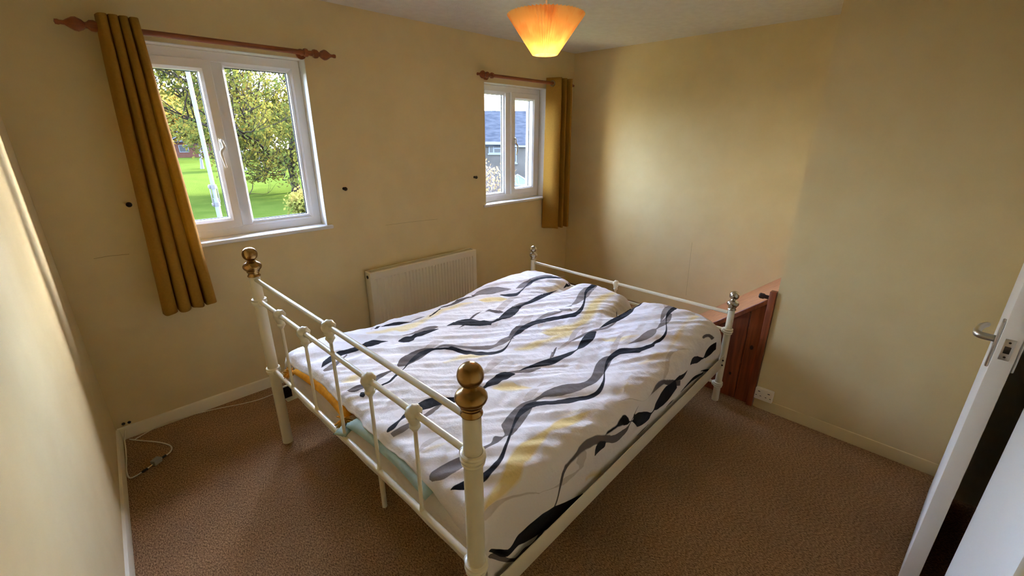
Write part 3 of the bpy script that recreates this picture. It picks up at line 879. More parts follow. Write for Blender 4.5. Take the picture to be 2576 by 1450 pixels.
#RIBBONS_BEGIN
RIB = [
    ('ribbon', lin(226, 198, 120), 0.9, [(0.0535,0.1379),(0.0637,0.1399),(0.0739,0.1416),(0.0842,0.1431),(0.0944,0.1441),(0.1046,0.1447),(0.1148,0.1465),(0.125,0.1494),(0.1352,0.1532),(0.1454,0.1589),(0.1556,0.1639),(0.1659,0.1654),(0.1761,0.1683),(0.1863,0.1711),(0.1965,0.1718),(0.2067,0.1722),(0.2169,0.1734),(0.2271,0.1749),(0.2374,0.1761),(0.2476,0.1755),(0.2578,0.1749),(0.268,0.1749),(0.2782,0.1742),(0.2884,0.1729),(0.2986,0.1701),(0.3089,0.1672),(0.3191,0.1652),(0.3293,0.1632),(0.3395,0.1612),(0.3497,0.1596)], [(0.0535,0.0343),(0.0637,0.0586),(0.0739,0.0859),(0.0842,0.1129),(0.0944,0.1322),(0.1046,0.1407),(0.1148,0.1488),(0.125,0.1662),(0.1352,0.1927),(0.1454,0.1914),(0.1556,0.1818),(0.1659,0.1964),(0.1761,0.1846),(0.1863,0.1791),(0.1965,0.1659),(0.2067,0.1498),(0.2169,0.1265),(0.2271,0.1026),(0.2374,0.0859),(0.2476,0.0867),(0.2578,0.1147),(0.268,0.1524),(0.2782,0.1825),(0.2884,0.184),(0.2986,0.1546),(0.3089,0.1206),(0.3191,0.0981),(0.3293,0.0756),(0.3395,0.0514),(0.3497,0.0265)], 0.006, 0.0535, 0.3497, 0),
    ('ribbon', lin(226, 198, 120), 0.85, [(0.5427,0.4641),(0.5527,0.4576),(0.5628,0.4531),(0.5728,0.4496),(0.5828,0.4473),(0.5928,0.4446),(0.6028,0.4401),(0.6128,0.4366),(0.6228,0.4292),(0.6328,0.4246),(0.6428,0.4224),(0.6528,0.4218),(0.6628,0.4221),(0.6728,0.4233),(0.6828,0.4262),(0.6928,0.4301),(0.7028,0.4333),(0.7128,0.4372),(0.7228,0.4413),(0.7329,0.4455),(0.7429,0.4493),(0.7529,0.454),(0.7629,0.459),(0.7729,0.4631),(0.7829,0.4661),(0.7929,0.4694),(0.8029,0.473),(0.8129,0.4756),(0.8229,0.4754),(0.8329,0.4764),(0.8429,0.478),(0.8529,0.4779),(0.8629,0.4772),(0.8729,0.4752),(0.8829,0.4744),(0.8929,0.475),(0.903,0.4757),(0.913,0.4763)], [(0.5427,0.1972),(0.5527,0.2624),(0.5628,0.3044),(0.5728,0.3143),(0.5828,0.3238),(0.5928,0.3326),(0.6028,0.3297),(0.6128,0.3073),(0.6228,0.2557),(0.6328,0.2357),(0.6428,0.2357),(0.6528,0.2304),(0.6628,0.2266),(0.6728,0.2354),(0.6828,0.2403),(0.6928,0.2442),(0.7028,0.2521),(0.7128,0.2611),(0.7228,0.2618),(0.7329,0.2648),(0.7429,0.2722),(0.7529,0.2708),(0.7629,0.2688),(0.7729,0.2643),(0.7829,0.2538),(0.7929,0.2542),(0.8029,0.2456),(0.8129,0.2399),(0.8229,0.2379),(0.8329,0.2256),(0.8429,0.2158),(0.8529,0.2059),(0.8629,0.1942),(0.8729,0.1814),(0.8829,0.1782),(0.8929,0.1768),(0.903,0.1781),(0.913,0.1842)], 0.016, 0.5427, 0.913, 0),
    ('ribbon', lin(236, 212, 150), 0.85, [(0.6114,0.3165),(0.6209,0.2981),(0.6305,0.2876),(0.64,0.2773),(0.6496,0.2694),(0.6591,0.26),(0.6687,0.2512),(0.6782,0.2469)], [(0.6114,0.039),(0.6209,0.2236),(0.6305,0.2192),(0.64,0.1916),(0.6496,0.1645),(0.6591,0.1258),(0.6687,0.0826),(0.6782,0.0403)], 0.016, 0.6114, 0.6782, 0),
    ('ribbon', lin(226, 198, 120), 0.85, [(0.5651,0.1807),(0.5752,0.1766),(0.5852,0.1735),(0.5952,0.1705),(0.6053,0.1678),(0.6153,0.1663),(0.6253,0.1646),(0.6354,0.1609),(0.6454,0.153),(0.6554,0.1529),(0.6655,0.1546),(0.6755,0.1566),(0.6856,0.1582),(0.6956,0.1596),(0.7056,0.1616),(0.7157,0.1634),(0.7257,0.165),(0.7357,0.1665),(0.7458,0.168),(0.7558,0.1699),(0.7658,0.1721),(0.7759,0.1739),(0.7859,0.1759),(0.7959,0.1783),(0.806,0.1801),(0.816,0.1814),(0.8261,0.1827),(0.8361,0.1832),(0.8461,0.1823),(0.8562,0.1822),(0.8662,0.1826),(0.8762,0.1819),(0.8863,0.1811),(0.8963,0.1798)], [(0.5651,0.0652),(0.5752,0.1062),(0.5852,0.1303),(0.5952,0.1287),(0.6053,0.1168),(0.6153,0.11),(0.6253,0.1228),(0.6354,0.1283),(0.6454,0.0695),(0.6554,0.0715),(0.6655,0.0789),(0.6755,0.0808),(0.6856,0.088),(0.6956,0.1048),(0.7056,0.1145),(0.7157,0.1208),(0.7257,0.1246),(0.7357,0.1312),(0.7458,0.1315),(0.7558,0.1225),(0.7658,0.1161),(0.7759,0.1081),(0.7859,0.101),(0.7959,0.0977),(0.806,0.0927),(0.816,0.0854),(0.8261,0.0926),(0.8361,0.1174),(0.8461,0.1415),(0.8562,0.1575),(0.8662,0.1694),(0.8762,0.1832),(0.8863,0.1869),(0.8963,0.1735)], 0.016, 0.5651, 0.8963, 0),
    ('ribbon', lin(236, 212, 150), 0.85, [(0.2945,0.1668),(0.3052,0.1635),(0.3159,0.1602),(0.3266,0.1582),(0.3373,0.1573),(0.3479,0.1563),(0.3586,0.1551),(0.3693,0.1502)], [(0.2945,0.0654),(0.3052,0.0991),(0.3159,0.0864),(0.3266,0.0699),(0.3373,0.0685),(0.3479,0.0652),(0.3586,0.0586),(0.3693,0.023)], 0.016, 0.2945, 0.3693, 0),
    ('ribbon', lin(236, 212, 150), 0.85, [(0.44,0.1575),(0.4472,0.1582),(0.4544,0.1589),(0.4616,0.1593),(0.4688,0.1593),(0.476,0.1593),(0.4832,0.1593),(0.4904,0.1593)], [(0.44,0.0556),(0.4472,0.0615),(0.4544,0.0702),(0.4616,0.076),(0.4688,0.074),(0.476,0.0687),(0.4832,0.0623),(0.4904,0.0585)], 0.016, 0.44, 0.4904, 0),
    ('ribbon', lin(226, 198, 120), 0.85, [(0.4301,0.4644),(0.4402,0.461),(0.4504,0.4557),(0.4605,0.4509),(0.4707,0.4471),(0.4808,0.4452),(0.491,0.4447),(0.5012,0.4421),(0.5113,0.4382),(0.5215,0.4341),(0.5316,0.4315),(0.5418,0.4296),(0.5519,0.4259),(0.5621,0.422),(0.5723,0.4184),(0.5824,0.4157),(0.5926,0.4135),(0.6027,0.4118)], [(0.4301,0.0954),(0.4402,0.1302),(0.4504,0.169),(0.4605,0.1936),(0.4707,0.2116),(0.4808,0.2153),(0.491,0.2066),(0.5012,0.1994),(0.5113,0.1809),(0.5215,0.1785),(0.5316,0.1794),(0.5418,0.1828),(0.5519,0.1915),(0.5621,0.1956),(0.5723,0.2046),(0.5824,0.2144),(0.5926,0.2009),(0.6027,0.1846)], 0.016, 0.4301, 0.6027, 0),
    ('ribbon', lin(236, 212, 150), 0.85, [(0.2774,0.8103),(0.2877,0.8027),(0.2979,0.7922),(0.3081,0.7871),(0.3183,0.7885),(0.3285,0.7886),(0.3388,0.7897),(0.349,0.793),(0.3592,0.7935),(0.3694,0.7949),(0.3797,0.8018),(0.3899,0.8022),(0.4001,0.8028),(0.4103,0.8073),(0.4205,0.8125),(0.4308,0.8155),(0.441,0.8223),(0.4512,0.827),(0.4614,0.8337),(0.4716,0.8334),(0.4819,0.8299),(0.4921,0.826),(0.5023,0.8234),(0.5125,0.8239),(0.5227,0.824),(0.533,0.8201),(0.5432,0.8125),(0.5534,0.8035),(0.5636,0.7969)], [(0.2774,0.1816),(0.2877,0.257),(0.2979,0.3565),(0.3081,0.3576),(0.3183,0.3169),(0.3285,0.3066),(0.3388,0.3157),(0.349,0.2837),(0.3592,0.2501),(0.3694,0.2227),(0.3797,0.182),(0.3899,0.1607),(0.4001,0.1633),(0.4103,0.1987),(0.4205,0.2288),(0.4308,0.2519),(0.441,0.2385),(0.4512,0.1998),(0.4614,0.2059),(0.4716,0.2056),(0.4819,0.1973),(0.4921,0.1961),(0.5023,0.1977),(0.5125,0.1981),(0.5227,0.1961),(0.533,0.1931),(0.5432,0.1751),(0.5534,0.1457),(0.5636,0.079)], 0.016, 0.2774, 0.5636, 0),
    ('ribbon', lin(226, 198, 120), 0.85, [(0.5822,0.7839),(0.593,0.7768),(0.6039,0.7693),(0.6148,0.7611),(0.6257,0.7502),(0.6366,0.7398),(0.6474,0.7155)], [(0.5822,0.2067),(0.593,0.276),(0.6039,0.3114),(0.6148,0.3188),(0.6257,0.3126),(0.6366,0.2982),(0.6474,0.0633)], 0.016, 0.5822, 0.6474, 0),
    ('ribbon', lin(236, 212, 150), 0.85, [(0.2664,0.533),(0.2773,0.5318),(0.2882,0.5311),(0.2991,0.5275),(0.31,0.5242),(0.3209,0.5235),(0.3317,0.5177),(0.3426,0.4984),(0.3535,0.4927),(0.3644,0.4835)], [(0.2664,0.1013),(0.2773,0.1152),(0.2882,0.1355),(0.2991,0.1623),(0.31,0.2109),(0.3209,0.2741),(0.3317,0.288),(0.3426,0.1609),(0.3535,0.1414),(0.3644,0.0573)], 0.016, 0.2664, 0.3644, 0),
    ('ribbon', lin(236, 212, 150), 0.85, [(0.7718,0.6654),(0.7826,0.6656),(0.7934,0.6652),(0.8042,0.6658),(0.815,0.6666),(0.8258,0.6692),(0.8365,0.6724),(0.8473,0.677),(0.8581,0.6794),(0.8689,0.6811),(0.8797,0.6826),(0.8905,0.6848)], [(0.7718,0.0996),(0.7826,0.097),(0.7934,0.101),(0.8042,0.104),(0.815,0.1199),(0.8258,0.1347),(0.8365,0.1252),(0.8473,0.1158),(0.8581,0.1095),(0.8689,0.0874),(0.8797,0.0848),(0.8905,0.0903)], 0.016, 0.7718, 0.8905, 0),
    ('ribbon', lin(236, 212, 150), 0.85, [(0.0669,0.6343),(0.073,0.6237),(0.0791,0.6206),(0.0851,0.6201),(0.0912,0.6229),(0.0973,0.6233),(0.1034,0.6183),(0.1094,0.6112)], [(0.0669,0.0608),(0.073,0.1634),(0.0791,0.1976),(0.0851,0.2152),(0.0912,0.1974),(0.0973,0.1856),(0.1034,0.1275),(0.1094,0.0583)], 0.016, 0.0669, 0.1094, 0),
    ('ribbon', lin(236, 212, 150), 0.85, [(0.0634,0.3023),(0.069,0.3009),(0.0746,0.2997),(0.0802,0.2983),(0.0857,0.2966),(0.0913,0.2944),(0.0969,0.2919),(0.1025,0.289)], [(0.0634,0.054),(0.069,0.0667),(0.0746,0.0861),(0.0802,0.1012),(0.0857,0.1009),(0.0913,0.0919),(0.0969,0.0774),(0.1025,0.0498)], 0.016, 0.0634, 0.1025, 0),
    ('ribbon', lin(226, 198, 120), 0.85, [(0.2738,0.3667),(0.2826,0.3605),(0.2913,0.3553),(0.3001,0.3473),(0.3089,0.3388),(0.3176,0.331),(0.3264,0.3216),(0.3352,0.3087)], [(0.2738,0.0838),(0.2826,0.1459),(0.2913,0.1723),(0.3001,0.1921),(0.3089,0.2159),(0.3176,0.2123),(0.3264,0.1816),(0.3352,0.0525)], 0.016, 0.2738, 0.3352, 0),
    ('ribbon', lin(236, 212, 150), 0.85, [(0.2193,0.815),(0.2306,0.8152),(0.2419,0.8125),(0.2532,0.8062),(0.2645,0.8044),(0.2758,0.801),(0.287,0.7994),(0.2983,0.7958)], [(0.2193,0.0944),(0.2306,0.1073),(0.2419,0.1611),(0.2532,0.2167),(0.2645,0.2315),(0.2758,0.2348),(0.287,0.2246),(0.2983,0.1881)], 0.016, 0.2193, 0.2983, 0),
    ('ribbon', lin(236, 212, 150), 0.85, [(0.2788,0.3581),(0.2873,0.3548),(0.2957,0.3504),(0.3042,0.3435),(0.3127,0.3409),(0.3212,0.3367)], [(0.2788,0.2109),(0.2873,0.2437),(0.2957,0.2692),(0.3042,0.2983),(0.3127,0.2843),(0.3212,0.2426)], 0.016, 0.2788, 0.3212, 0),
    ('ribbon', lin(236, 212, 150), 0.85, [(0.283,0.1986),(0.2909,0.1952),(0.2988,0.1906),(0.3066,0.1868),(0.3145,0.1836),(0.3223,0.1806),(0.3302,0.1766),(0.338,0.1733)], [(0.283,0.0251),(0.2909,0.0506),(0.2988,0.0731),(0.3066,0.0848),(0.3145,0.0877),(0.3223,0.0845),(0.3302,0.0705),(0.338,0.0406)], 0.016, 0.283, 0.338, 0),
    ('ribbon', lin(236, 212, 150), 0.85, [(0.8169,0.0601),(0.827,0.0586),(0.837,0.0543),(0.8471,0.05),(0.8572,0.0462),(0.8673,0.042),(0.8773,0.0374),(0.8874,0.0333),(0.8975,0.0294),(0.9075,0.0256),(0.9176,0.0221),(0.9277,0.019),(0.9377,0.0175)], [(0.8169,0.0776),(0.827,0.0641),(0.837,0.0738),(0.8471,0.0834),(0.8572,0.0929),(0.8673,0.1001),(0.8773,0.1039),(0.8874,0.107),(0.8975,0.1096),(0.9075,0.1103),(0.9176,0.1074),(0.9277,0.0989),(0.9377,0.0988)], 0.016, 0.8169, 0.9377, 0),
    ('ribbon', lin(226, 198, 120), 0.85, [(0.2771,0.0571),(0.2871,0.0568),(0.2972,0.0503),(0.3072,0.0422),(0.3173,0.0341),(0.3273,0.0262),(0.3374,0.0241)], [(0.2771,0.095),(0.2871,0.1085),(0.2972,0.143),(0.3072,0.1572),(0.3173,0.1642),(0.3273,0.1637),(0.3374,0.1851)], 0.016, 0.2771, 0.3374, 0),
    ('ribbon', lin(196, 182, 170), 0.75, [(0.5723,0.2593),(0.583,0.264),(0.5937,0.2686),(0.6044,0.2731),(0.6151,0.2773),(0.6258,0.2808),(0.6364,0.2841),(0.6471,0.2859),(0.6578,0.2851),(0.6685,0.2798),(0.6792,0.2669),(0.6899,0.2598)], [(0.5723,0.0758),(0.583,0.0821),(0.5937,0.0904),(0.6044,0.0875),(0.6151,0.0816),(0.6258,0.0761),(0.6364,0.067),(0.6471,0.0594),(0.6578,0.0849),(0.6685,0.1024),(0.6792,0.0458),(0.6899,0.0107)], 0.0012, 0.5723, 0.6899, 0),
    ('ribbon', lin(196, 182, 170), 0.75, [(0.5301,0.2781),(0.5332,0.2795),(0.5363,0.2812),(0.5394,0.284),(0.5425,0.2866),(0.5457,0.2879),(0.5488,0.2891),(0.5519,0.2903)], [(0.5301,0.0209),(0.5332,0.0351),(0.5363,0.0475),(0.5394,0.0485),(0.5425,0.0498),(0.5457,0.0623),(0.5488,0.0742),(0.5519,0.0866)], 0.0012, 0.5301, 0.5519, 1.4),
    ('ribbon', lin(196, 182, 170), 0.75, [(0.5122,0.3876),(0.5224,0.3871),(0.5327,0.3861),(0.5429,0.3851),(0.5532,0.3849),(0.5634,0.3872),(0.5736,0.3918),(0.5839,0.3962),(0.5941,0.4005),(0.6044,0.4044),(0.6146,0.4069),(0.6249,0.4085),(0.6351,0.4101),(0.6454,0.4082),(0.6556,0.4046),(0.6658,0.3972)], [(0.5122,0.0268),(0.5224,0.0405),(0.5327,0.0519),(0.5429,0.0512),(0.5532,0.0521),(0.5634,0.0647),(0.5736,0.0747),(0.5839,0.0893),(0.5941,0.0887),(0.6044,0.0845),(0.6146,0.0867),(0.6249,0.081),(0.6351,0.0927),(0.6454,0.0936),(0.6556,0.0636),(0.6658,0.0109)], 0.0012, 0.5122, 0.6658, 0),
    ('ribbon', lin(196, 182, 170), 0.75, [(0.3018,0.43),(0.312,0.4319),(0.3222,0.435),(0.3324,0.4395),(0.3425,0.4444),(0.3527,0.4478),(0.3629,0.448),(0.3731,0.4417)], [(0.3018,0.043),(0.312,0.0662),(0.3222,0.1013),(0.3324,0.1208),(0.3425,0.1275),(0.3527,0.1298),(0.3629,0.1037),(0.3731,0.022)], 0.0012, 0.3018, 0.3731, 0),
    ('ribbon', lin(196, 182, 170), 0.75, [(0.281,0.6306),(0.289,0.6313),(0.2971,0.6334),(0.3052,0.6359),(0.3133,0.6378),(0.3213,0.6397),(0.3294,0.6371),(0.3375,0.6323)], [(0.281,0.0986),(0.289,0.1013),(0.2971,0.1188),(0.3052,0.1304),(0.3133,0.1437),(0.3213,0.1319),(0.3294,0.0823),(0.3375,0.0274)], 0.0012, 0.281, 0.3375, 0),
    ('ribbon', lin(196, 182, 170), 0.75, [(0.534,0.5442),(0.5435,0.5473),(0.553,0.5518),(0.5624,0.5564),(0.5719,0.5602),(0.5813,0.5628),(0.5908,0.5653),(0.6003,0.5671)], [(0.534,0.1373),(0.5435,0.1359),(0.553,0.1424),(0.5624,0.1469),(0.5719,0.1485),(0.5813,0.1285),(0.5908,0.0878),(0.6003,0.0713)], 0.0012, 0.534, 0.6003, 0),
    ('ribbon', lin(196, 182, 170), 0.75, [(0.5508,0.6779),(0.5614,0.6773),(0.5719,0.6825),(0.5825,0.6883),(0.593,0.6941),(0.6036,0.6976),(0.6141,0.7024),(0.6247,0.7057),(0.6352,0.709),(0.6458,0.7113),(0.6564,0.7113),(0.6669,0.7042),(0.6775,0.6872),(0.688,0.6555)], [(0.5508,0.0729),(0.5614,0.1077),(0.5719,0.147),(0.5825,0.1333),(0.593,0.1485),(0.6036,0.1494),(0.6141,0.1378),(0.6247,0.1293),(0.6352,0.1236),(0.6458,0.1291),(0.6564,0.1094),(0.6669,0.07),(0.6775,0.0948),(0.688,0.0092)], 0.0012, 0.5508, 0.688, 0),
    ('ribbon', lin(196, 182, 170), 0.75, [(0.0975,0.1301),(0.1084,0.1338),(0.1193,0.1237),(0.1302,0.1134),(0.141,0.0912),(0.1519,0.0953),(0.1628,0.0935),(0.1737,0.1083),(0.1846,0.1159)], [(0.0975,0.0294),(0.1084,0.0527),(0.1193,0.0239),(0.1302,0.0139),(0.141,0.0534),(0.1519,0.0617),(0.1628,0.0259),(0.1737,0.0816),(0.1846,0.0282)], 0.0012, 0.0975, 0.1846, 1.4),
    ('ribbon', lin(196, 182, 170), 0.75, [(0.5768,0.1184),(0.5869,0.1206),(0.5969,0.1234),(0.607,0.1267),(0.6171,0.131),(0.6271,0.1357),(0.6372,0.1403),(0.6473,0.1434),(0.6573,0.1444),(0.6674,0.1444),(0.6775,0.1429),(0.6875,0.14),(0.6976,0.1363),(0.7077,0.1319),(0.7178,0.1267),(0.7278,0.122),(0.7379,0.1199),(0.748,0.1185),(0.758,0.1172)], [(0.5768,0.009),(0.5869,0.0285),(0.5969,0.0435),(0.607,0.057),(0.6171,0.0641),(0.6271,0.0622),(0.6372,0.0612),(0.6473,0.0522),(0.6573,0.0457),(0.6674,0.0498),(0.6775,0.059),(0.6875,0.0463),(0.6976,0.0296),(0.7077,0.0209),(0.7178,0.015),(0.7278,0.0096),(0.7379,0.0051),(0.748,0.0035),(0.758,0.0023)], 0.0012, 0.5768, 0.758, 0),
    ('ribbon', lin(196, 182, 170), 0.75, [(0.0591,0.3054),(0.0667,0.3104),(0.0742,0.3142),(0.0817,0.3159),(0.0892,0.3161),(0.0967,0.3154),(0.1043,0.3125),(0.1118,0.307)], [(0.0591,0.0209),(0.0667,0.0467),(0.0742,0.0638),(0.0817,0.0735),(0.0892,0.0782),(0.0967,0.0581),(0.1043,0.0449),(0.1118,0.019)], 0.0012, 0.0591, 0.1118, 0),
    ('ribbon', lin(196, 182, 170), 0.75, [(0.2859,0.2822),(0.2934,0.2834),(0.3008,0.285),(0.3083,0.2865),(0.3157,0.2888),(0.3232,0.2907),(0.3307,0.2915),(0.3381,0.2899)], [(0.2859,0.0542),(0.2934,0.0696),(0.3008,0.0906),(0.3083,0.0972),(0.3157,0.0968),(0.3232,0.0911),(0.3307,0.0635),(0.3381,0.0227)], 0.0012, 0.2859, 0.3381, 0),
    ('ribbon', lin(196, 182, 170), 0.75, [(0.3443,0.3009),(0.3493,0.3003),(0.3542,0.2996),(0.3592,0.2981),(0.3641,0.2959),(0.3691,0.2924),(0.374,0.2873),(0.379,0.2807)], [(0.3443,0.0218),(0.3493,0.0297),(0.3542,0.0449),(0.3592,0.0598),(0.3641,0.0683),(0.3691,0.0761),(0.374,0.064),(0.379,0.0122)], 0.0012, 0.3443, 0.379, 0),
    ('ribbon', lin(196, 182, 170), 0.75, [(0.2445,0.8409),(0.2534,0.8516),(0.2624,0.8616),(0.2713,0.8668)], [(0.2445,0.0453),(0.2534,0.0642),(0.2624,0.0538),(0.2713,0.0016)], 0.0012, 0.2445, 0.2713, 0),
    ('ribbon', lin(196, 182, 170), 0.75, [(0.6448,0.2878),(0.6516,0.2874),(0.6583,0.2875),(0.665,0.2877),(0.6718,0.2854),(0.6785,0.2776),(0.6853,0.2678),(0.692,0.2588)], [(0.6448,0.0571),(0.6516,0.0607),(0.6583,0.0651),(0.665,0.0639),(0.6718,0.0723),(0.6785,0.1095),(0.6853,0.0639),(0.692,0.0096)], 0.0012, 0.6448, 0.692, 0),
    ('ribbon', lin(92, 82, 77), 0.92, [(0.0444,0.2497),(0.0546,0.2409),(0.0647,0.2384),(0.0748,0.2357),(0.0849,0.2341),(0.095,0.2319),(0.1052,0.2292),(0.1153,0.2264),(0.1254,0.224),(0.1355,0.2221),(0.1456,0.2213),(0.1558,0.2235),(0.1659,0.2273),(0.176,0.2228),(0.1861,0.2244),(0.1963,0.2344),(0.2064,0.2384),(0.2165,0.2422),(0.2266,0.2473),(0.2367,0.2516),(0.2469,0.2542),(0.257,0.2587),(0.2671,0.2625),(0.2772,0.2647),(0.2873,0.2664),(0.2975,0.267),(0.3076,0.2677),(0.3177,0.2667),(0.3278,0.2647),(0.338,0.2602),(0.3481,0.2564),(0.3582,0.2521),(0.3683,0.2481),(0.3784,0.2446),(0.3886,0.2404),(0.3987,0.2354),(0.4088,0.2298),(0.4189,0.2265),(0.429,0.2247),(0.4392,0.2248),(0.4493,0.2257),(0.4594,0.2285),(0.4695,0.232),(0.4797,0.2361),(0.4898,0.2403),(0.4999,0.2447),(0.51,0.2486),(0.5201,0.2522),(0.5303,0.2549),(0.5404,0.2568),(0.5505,0.2576),(0.5606,0.2544)], [(0.0444,0.0339),(0.0546,0.1486),(0.0647,0.1605),(0.0748,0.1672),(0.0849,0.1448),(0.095,0.1162),(0.1052,0.0961),(0.1153,0.0775),(0.1254,0.0621),(0.1355,0.0395),(0.1456,0.0403),(0.1558,0.0629),(0.1659,0.084),(0.176,0.0217),(0.1861,0.0986),(0.1963,0.1742),(0.2064,0.1951),(0.2165,0.1983),(0.2266,0.1968),(0.2367,0.1956),(0.2469,0.1938),(0.257,0.1946),(0.2671,0.174),(0.2772,0.1478),(0.2873,0.1124),(0.2975,0.0686),(0.3076,0.0382),(0.3177,0.0457),(0.3278,0.08),(0.338,0.121),(0.3481,0.1622),(0.3582,0.179),(0.3683,0.1864),(0.3784,0.1914),(0.3886,0.1949),(0.3987,0.1669),(0.4088,0.1168),(0.4189,0.0995),(0.429,0.113),(0.4392,0.1074),(0.4493,0.1064),(0.4594,0.1119),(0.4695,0.1211),(0.4797,0.1365),(0.4898,0.1515),(0.4999,0.1589),(0.51,0.1658),(0.5201,0.1704),(0.5303,0.1701),(0.5404,0.1479),(0.5505,0.1172),(0.5606,0.0794)], 0.0012, 0.0444, 0.5606, 0),
    ('ribbon', lin(126, 115, 108), 0.95, [(0.6303,0.251),(0.6406,0.2448),(0.6509,0.2381),(0.6612,0.2336),(0.6715,0.2302),(0.6817,0.228),(0.692,0.2271),(0.7023,0.2266),(0.7126,0.2267),(0.7229,0.227),(0.7332,0.2253),(0.7435,0.2257),(0.7538,0.2264),(0.7641,0.2261),(0.7744,0.2275),(0.7847,0.2289),(0.795,0.2304),(0.8053,0.2333),(0.8156,0.2353),(0.8259,0.2368),(0.8361,0.2387),(0.8464,0.2414)], [(0.6303,0.0086),(0.6406,0.0402),(0.6509,0.0596),(0.6612,0.0769),(0.6715,0.1099),(0.6817,0.1358),(0.692,0.1486),(0.7023,0.1393),(0.7126,0.1104),(0.7229,0.0712),(0.7332,0.0249),(0.7435,0.0349),(0.7538,0.0624),(0.7641,0.0829),(0.7744,0.0988),(0.7847,0.1205),(0.795,0.115),(0.8053,0.1115),(0.8156,0.1025),(0.8259,0.078),(0.8361,0.0534),(0.8464,0.0292)], 0.0012, 0.6303, 0.8464, 0),
    ('ribbon', lin(126, 115, 108), 0.9, [(0.7806,0.2395),(0.7907,0.2431),(0.8009,0.2472),(0.811,0.2515),(0.8211,0.2548),(0.8312,0.2572),(0.8414,0.2593),(0.8515,0.2618),(0.8616,0.2654),(0.8718,0.2683),(0.8819,0.2715),(0.892,0.273),(0.9022,0.2742),(0.9123,0.2769),(0.9224,0.2789)], [(0.7806,0.0198),(0.7907,0.0276),(0.8009,0.0387),(0.811,0.0493),(0.8211,0.064),(0.8312,0.0816),(0.8414,0.099),(0.8515,0.1078),(0.8616,0.1139),(0.8718,0.1109),(0.8819,0.109),(0.892,0.0949),(0.9022,0.0777),(0.9123,0.0795),(0.9224,0.0966)], 0.0012, 0.7806, 0.9224, 0),
    ('ribbon', lin(126, 115, 108), 1.0, [(0.554,0.3832),(0.5643,0.3823),(0.5746,0.3823),(0.5849,0.3813),(0.5952,0.3798),(0.6055,0.3782),(0.6159,0.3764),(0.6262,0.3736),(0.6365,0.3684),(0.6468,0.363),(0.6571,0.3568),(0.6674,0.3511),(0.6777,0.3475),(0.688,0.3466),(0.6983,0.3458),(0.7086,0.3462),(0.7189,0.3477),(0.7292,0.3513),(0.7396,0.3564),(0.7499,0.3599),(0.7602,0.363)], [(0.554,0.0091),(0.5643,0.0316),(0.5746,0.0387),(0.5849,0.0453),(0.5952,0.0487),(0.6055,0.0562),(0.6159,0.0677),(0.6262,0.0806),(0.6365,0.0746),(0.6468,0.0644),(0.6571,0.0853),(0.6674,0.0846),(0.6777,0.0745),(0.688,0.0491),(0.6983,0.0395),(0.7086,0.0341),(0.7189,0.0314),(0.7292,0.0271),(0.7396,0.0236),(0.7499,0.0493),(0.7602,0.0804)], 0.0012, 0.554, 0.7602, 0),
    ('ribbon', lin(92, 82, 77), 1.0, [(0.7369,0.3552),(0.7479,0.3618),(0.759,0.3687),(0.77,0.3755),(0.7811,0.3825),(0.7921,0.3918),(0.8032,0.3996),(0.8142,0.4071)], [(0.7369,0.01),(0.7479,0.0197),(0.759,0.02),(0.77,0.0203),(0.7811,0.0217),(0.7921,0.0259),(0.8032,0.0238),(0.8142,0.0002)], 0.0012, 0.7369, 0.8142, 0),
    ('ribbon', lin(126, 115, 108), 1.0, [(0.317,0.4154),(0.3276,0.4044),(0.3381,0.3952),(0.3486,0.3846),(0.3591,0.3778),(0.3697,0.3691),(0.3802,0.3651),(0.3907,0.3607),(0.4012,0.3568),(0.4117,0.3536)], [(0.317,0.008),(0.3276,0.0188),(0.3381,0.029),(0.3486,0.0509),(0.3591,0.0619),(0.3697,0.1186),(0.3802,0.107),(0.3907,0.0906),(0.4012,0.0647),(0.4117,0.0182)], 0.0012, 0.317, 0.4117, 0),
    ('ribbon', lin(126, 115, 108), 1.0, [(0.0545,0.3836),(0.0648,0.3815),(0.075,0.3797),(0.0853,0.378),(0.0955,0.3781),(0.1058,0.3789),(0.116,0.3806),(0.1263,0.3821),(0.1365,0.3845),(0.1468,0.388),(0.157,0.3909),(0.1673,0.3915)], [(0.0545,0.0543),(0.0648,0.0603),(0.075,0.074),(0.0853,0.0686),(0.0955,0.0594),(0.1058,0.0598),(0.116,0.0659),(0.1263,0.0602),(0.1365,0.0619),(0.1468,0.06),(0.157,0.0381),(0.1673,0.0156)], 0.0012, 0.0545, 0.1673, 0),
    ('ribbon', lin(92, 82, 77), 1.0, [(0.4651,0.3648),(0.4726,0.3692),(0.48,0.3744),(0.4875,0.3794),(0.495,0.3841),(0.5024,0.3888),(0.5099,0.3928),(0.5174,0.3959)], [(0.4651,0.0235),(0.4726,0.0318),(0.48,0.0358),(0.4875,0.037),(0.495,0.039),(0.5024,0.0385),(0.5099,0.0303),(0.5174,0.0147)], 0.0012, 0.4651, 0.5174, 0),
    ('ribbon', lin(126, 115, 108), 1.0, [(0.424,0.349),(0.4333,0.3521),(0.4426,0.3561),(0.452,0.3603),(0.4613,0.3659),(0.4706,0.3719),(0.48,0.3785),(0.4893,0.3842)], [(0.424,0.0124),(0.4333,0.0234),(0.4426,0.0249),(0.452,0.0298),(0.4613,0.0327),(0.4706,0.0369),(0.48,0.0383),(0.4893,0.0366)], 0.0012, 0.424, 0.4893, 0),
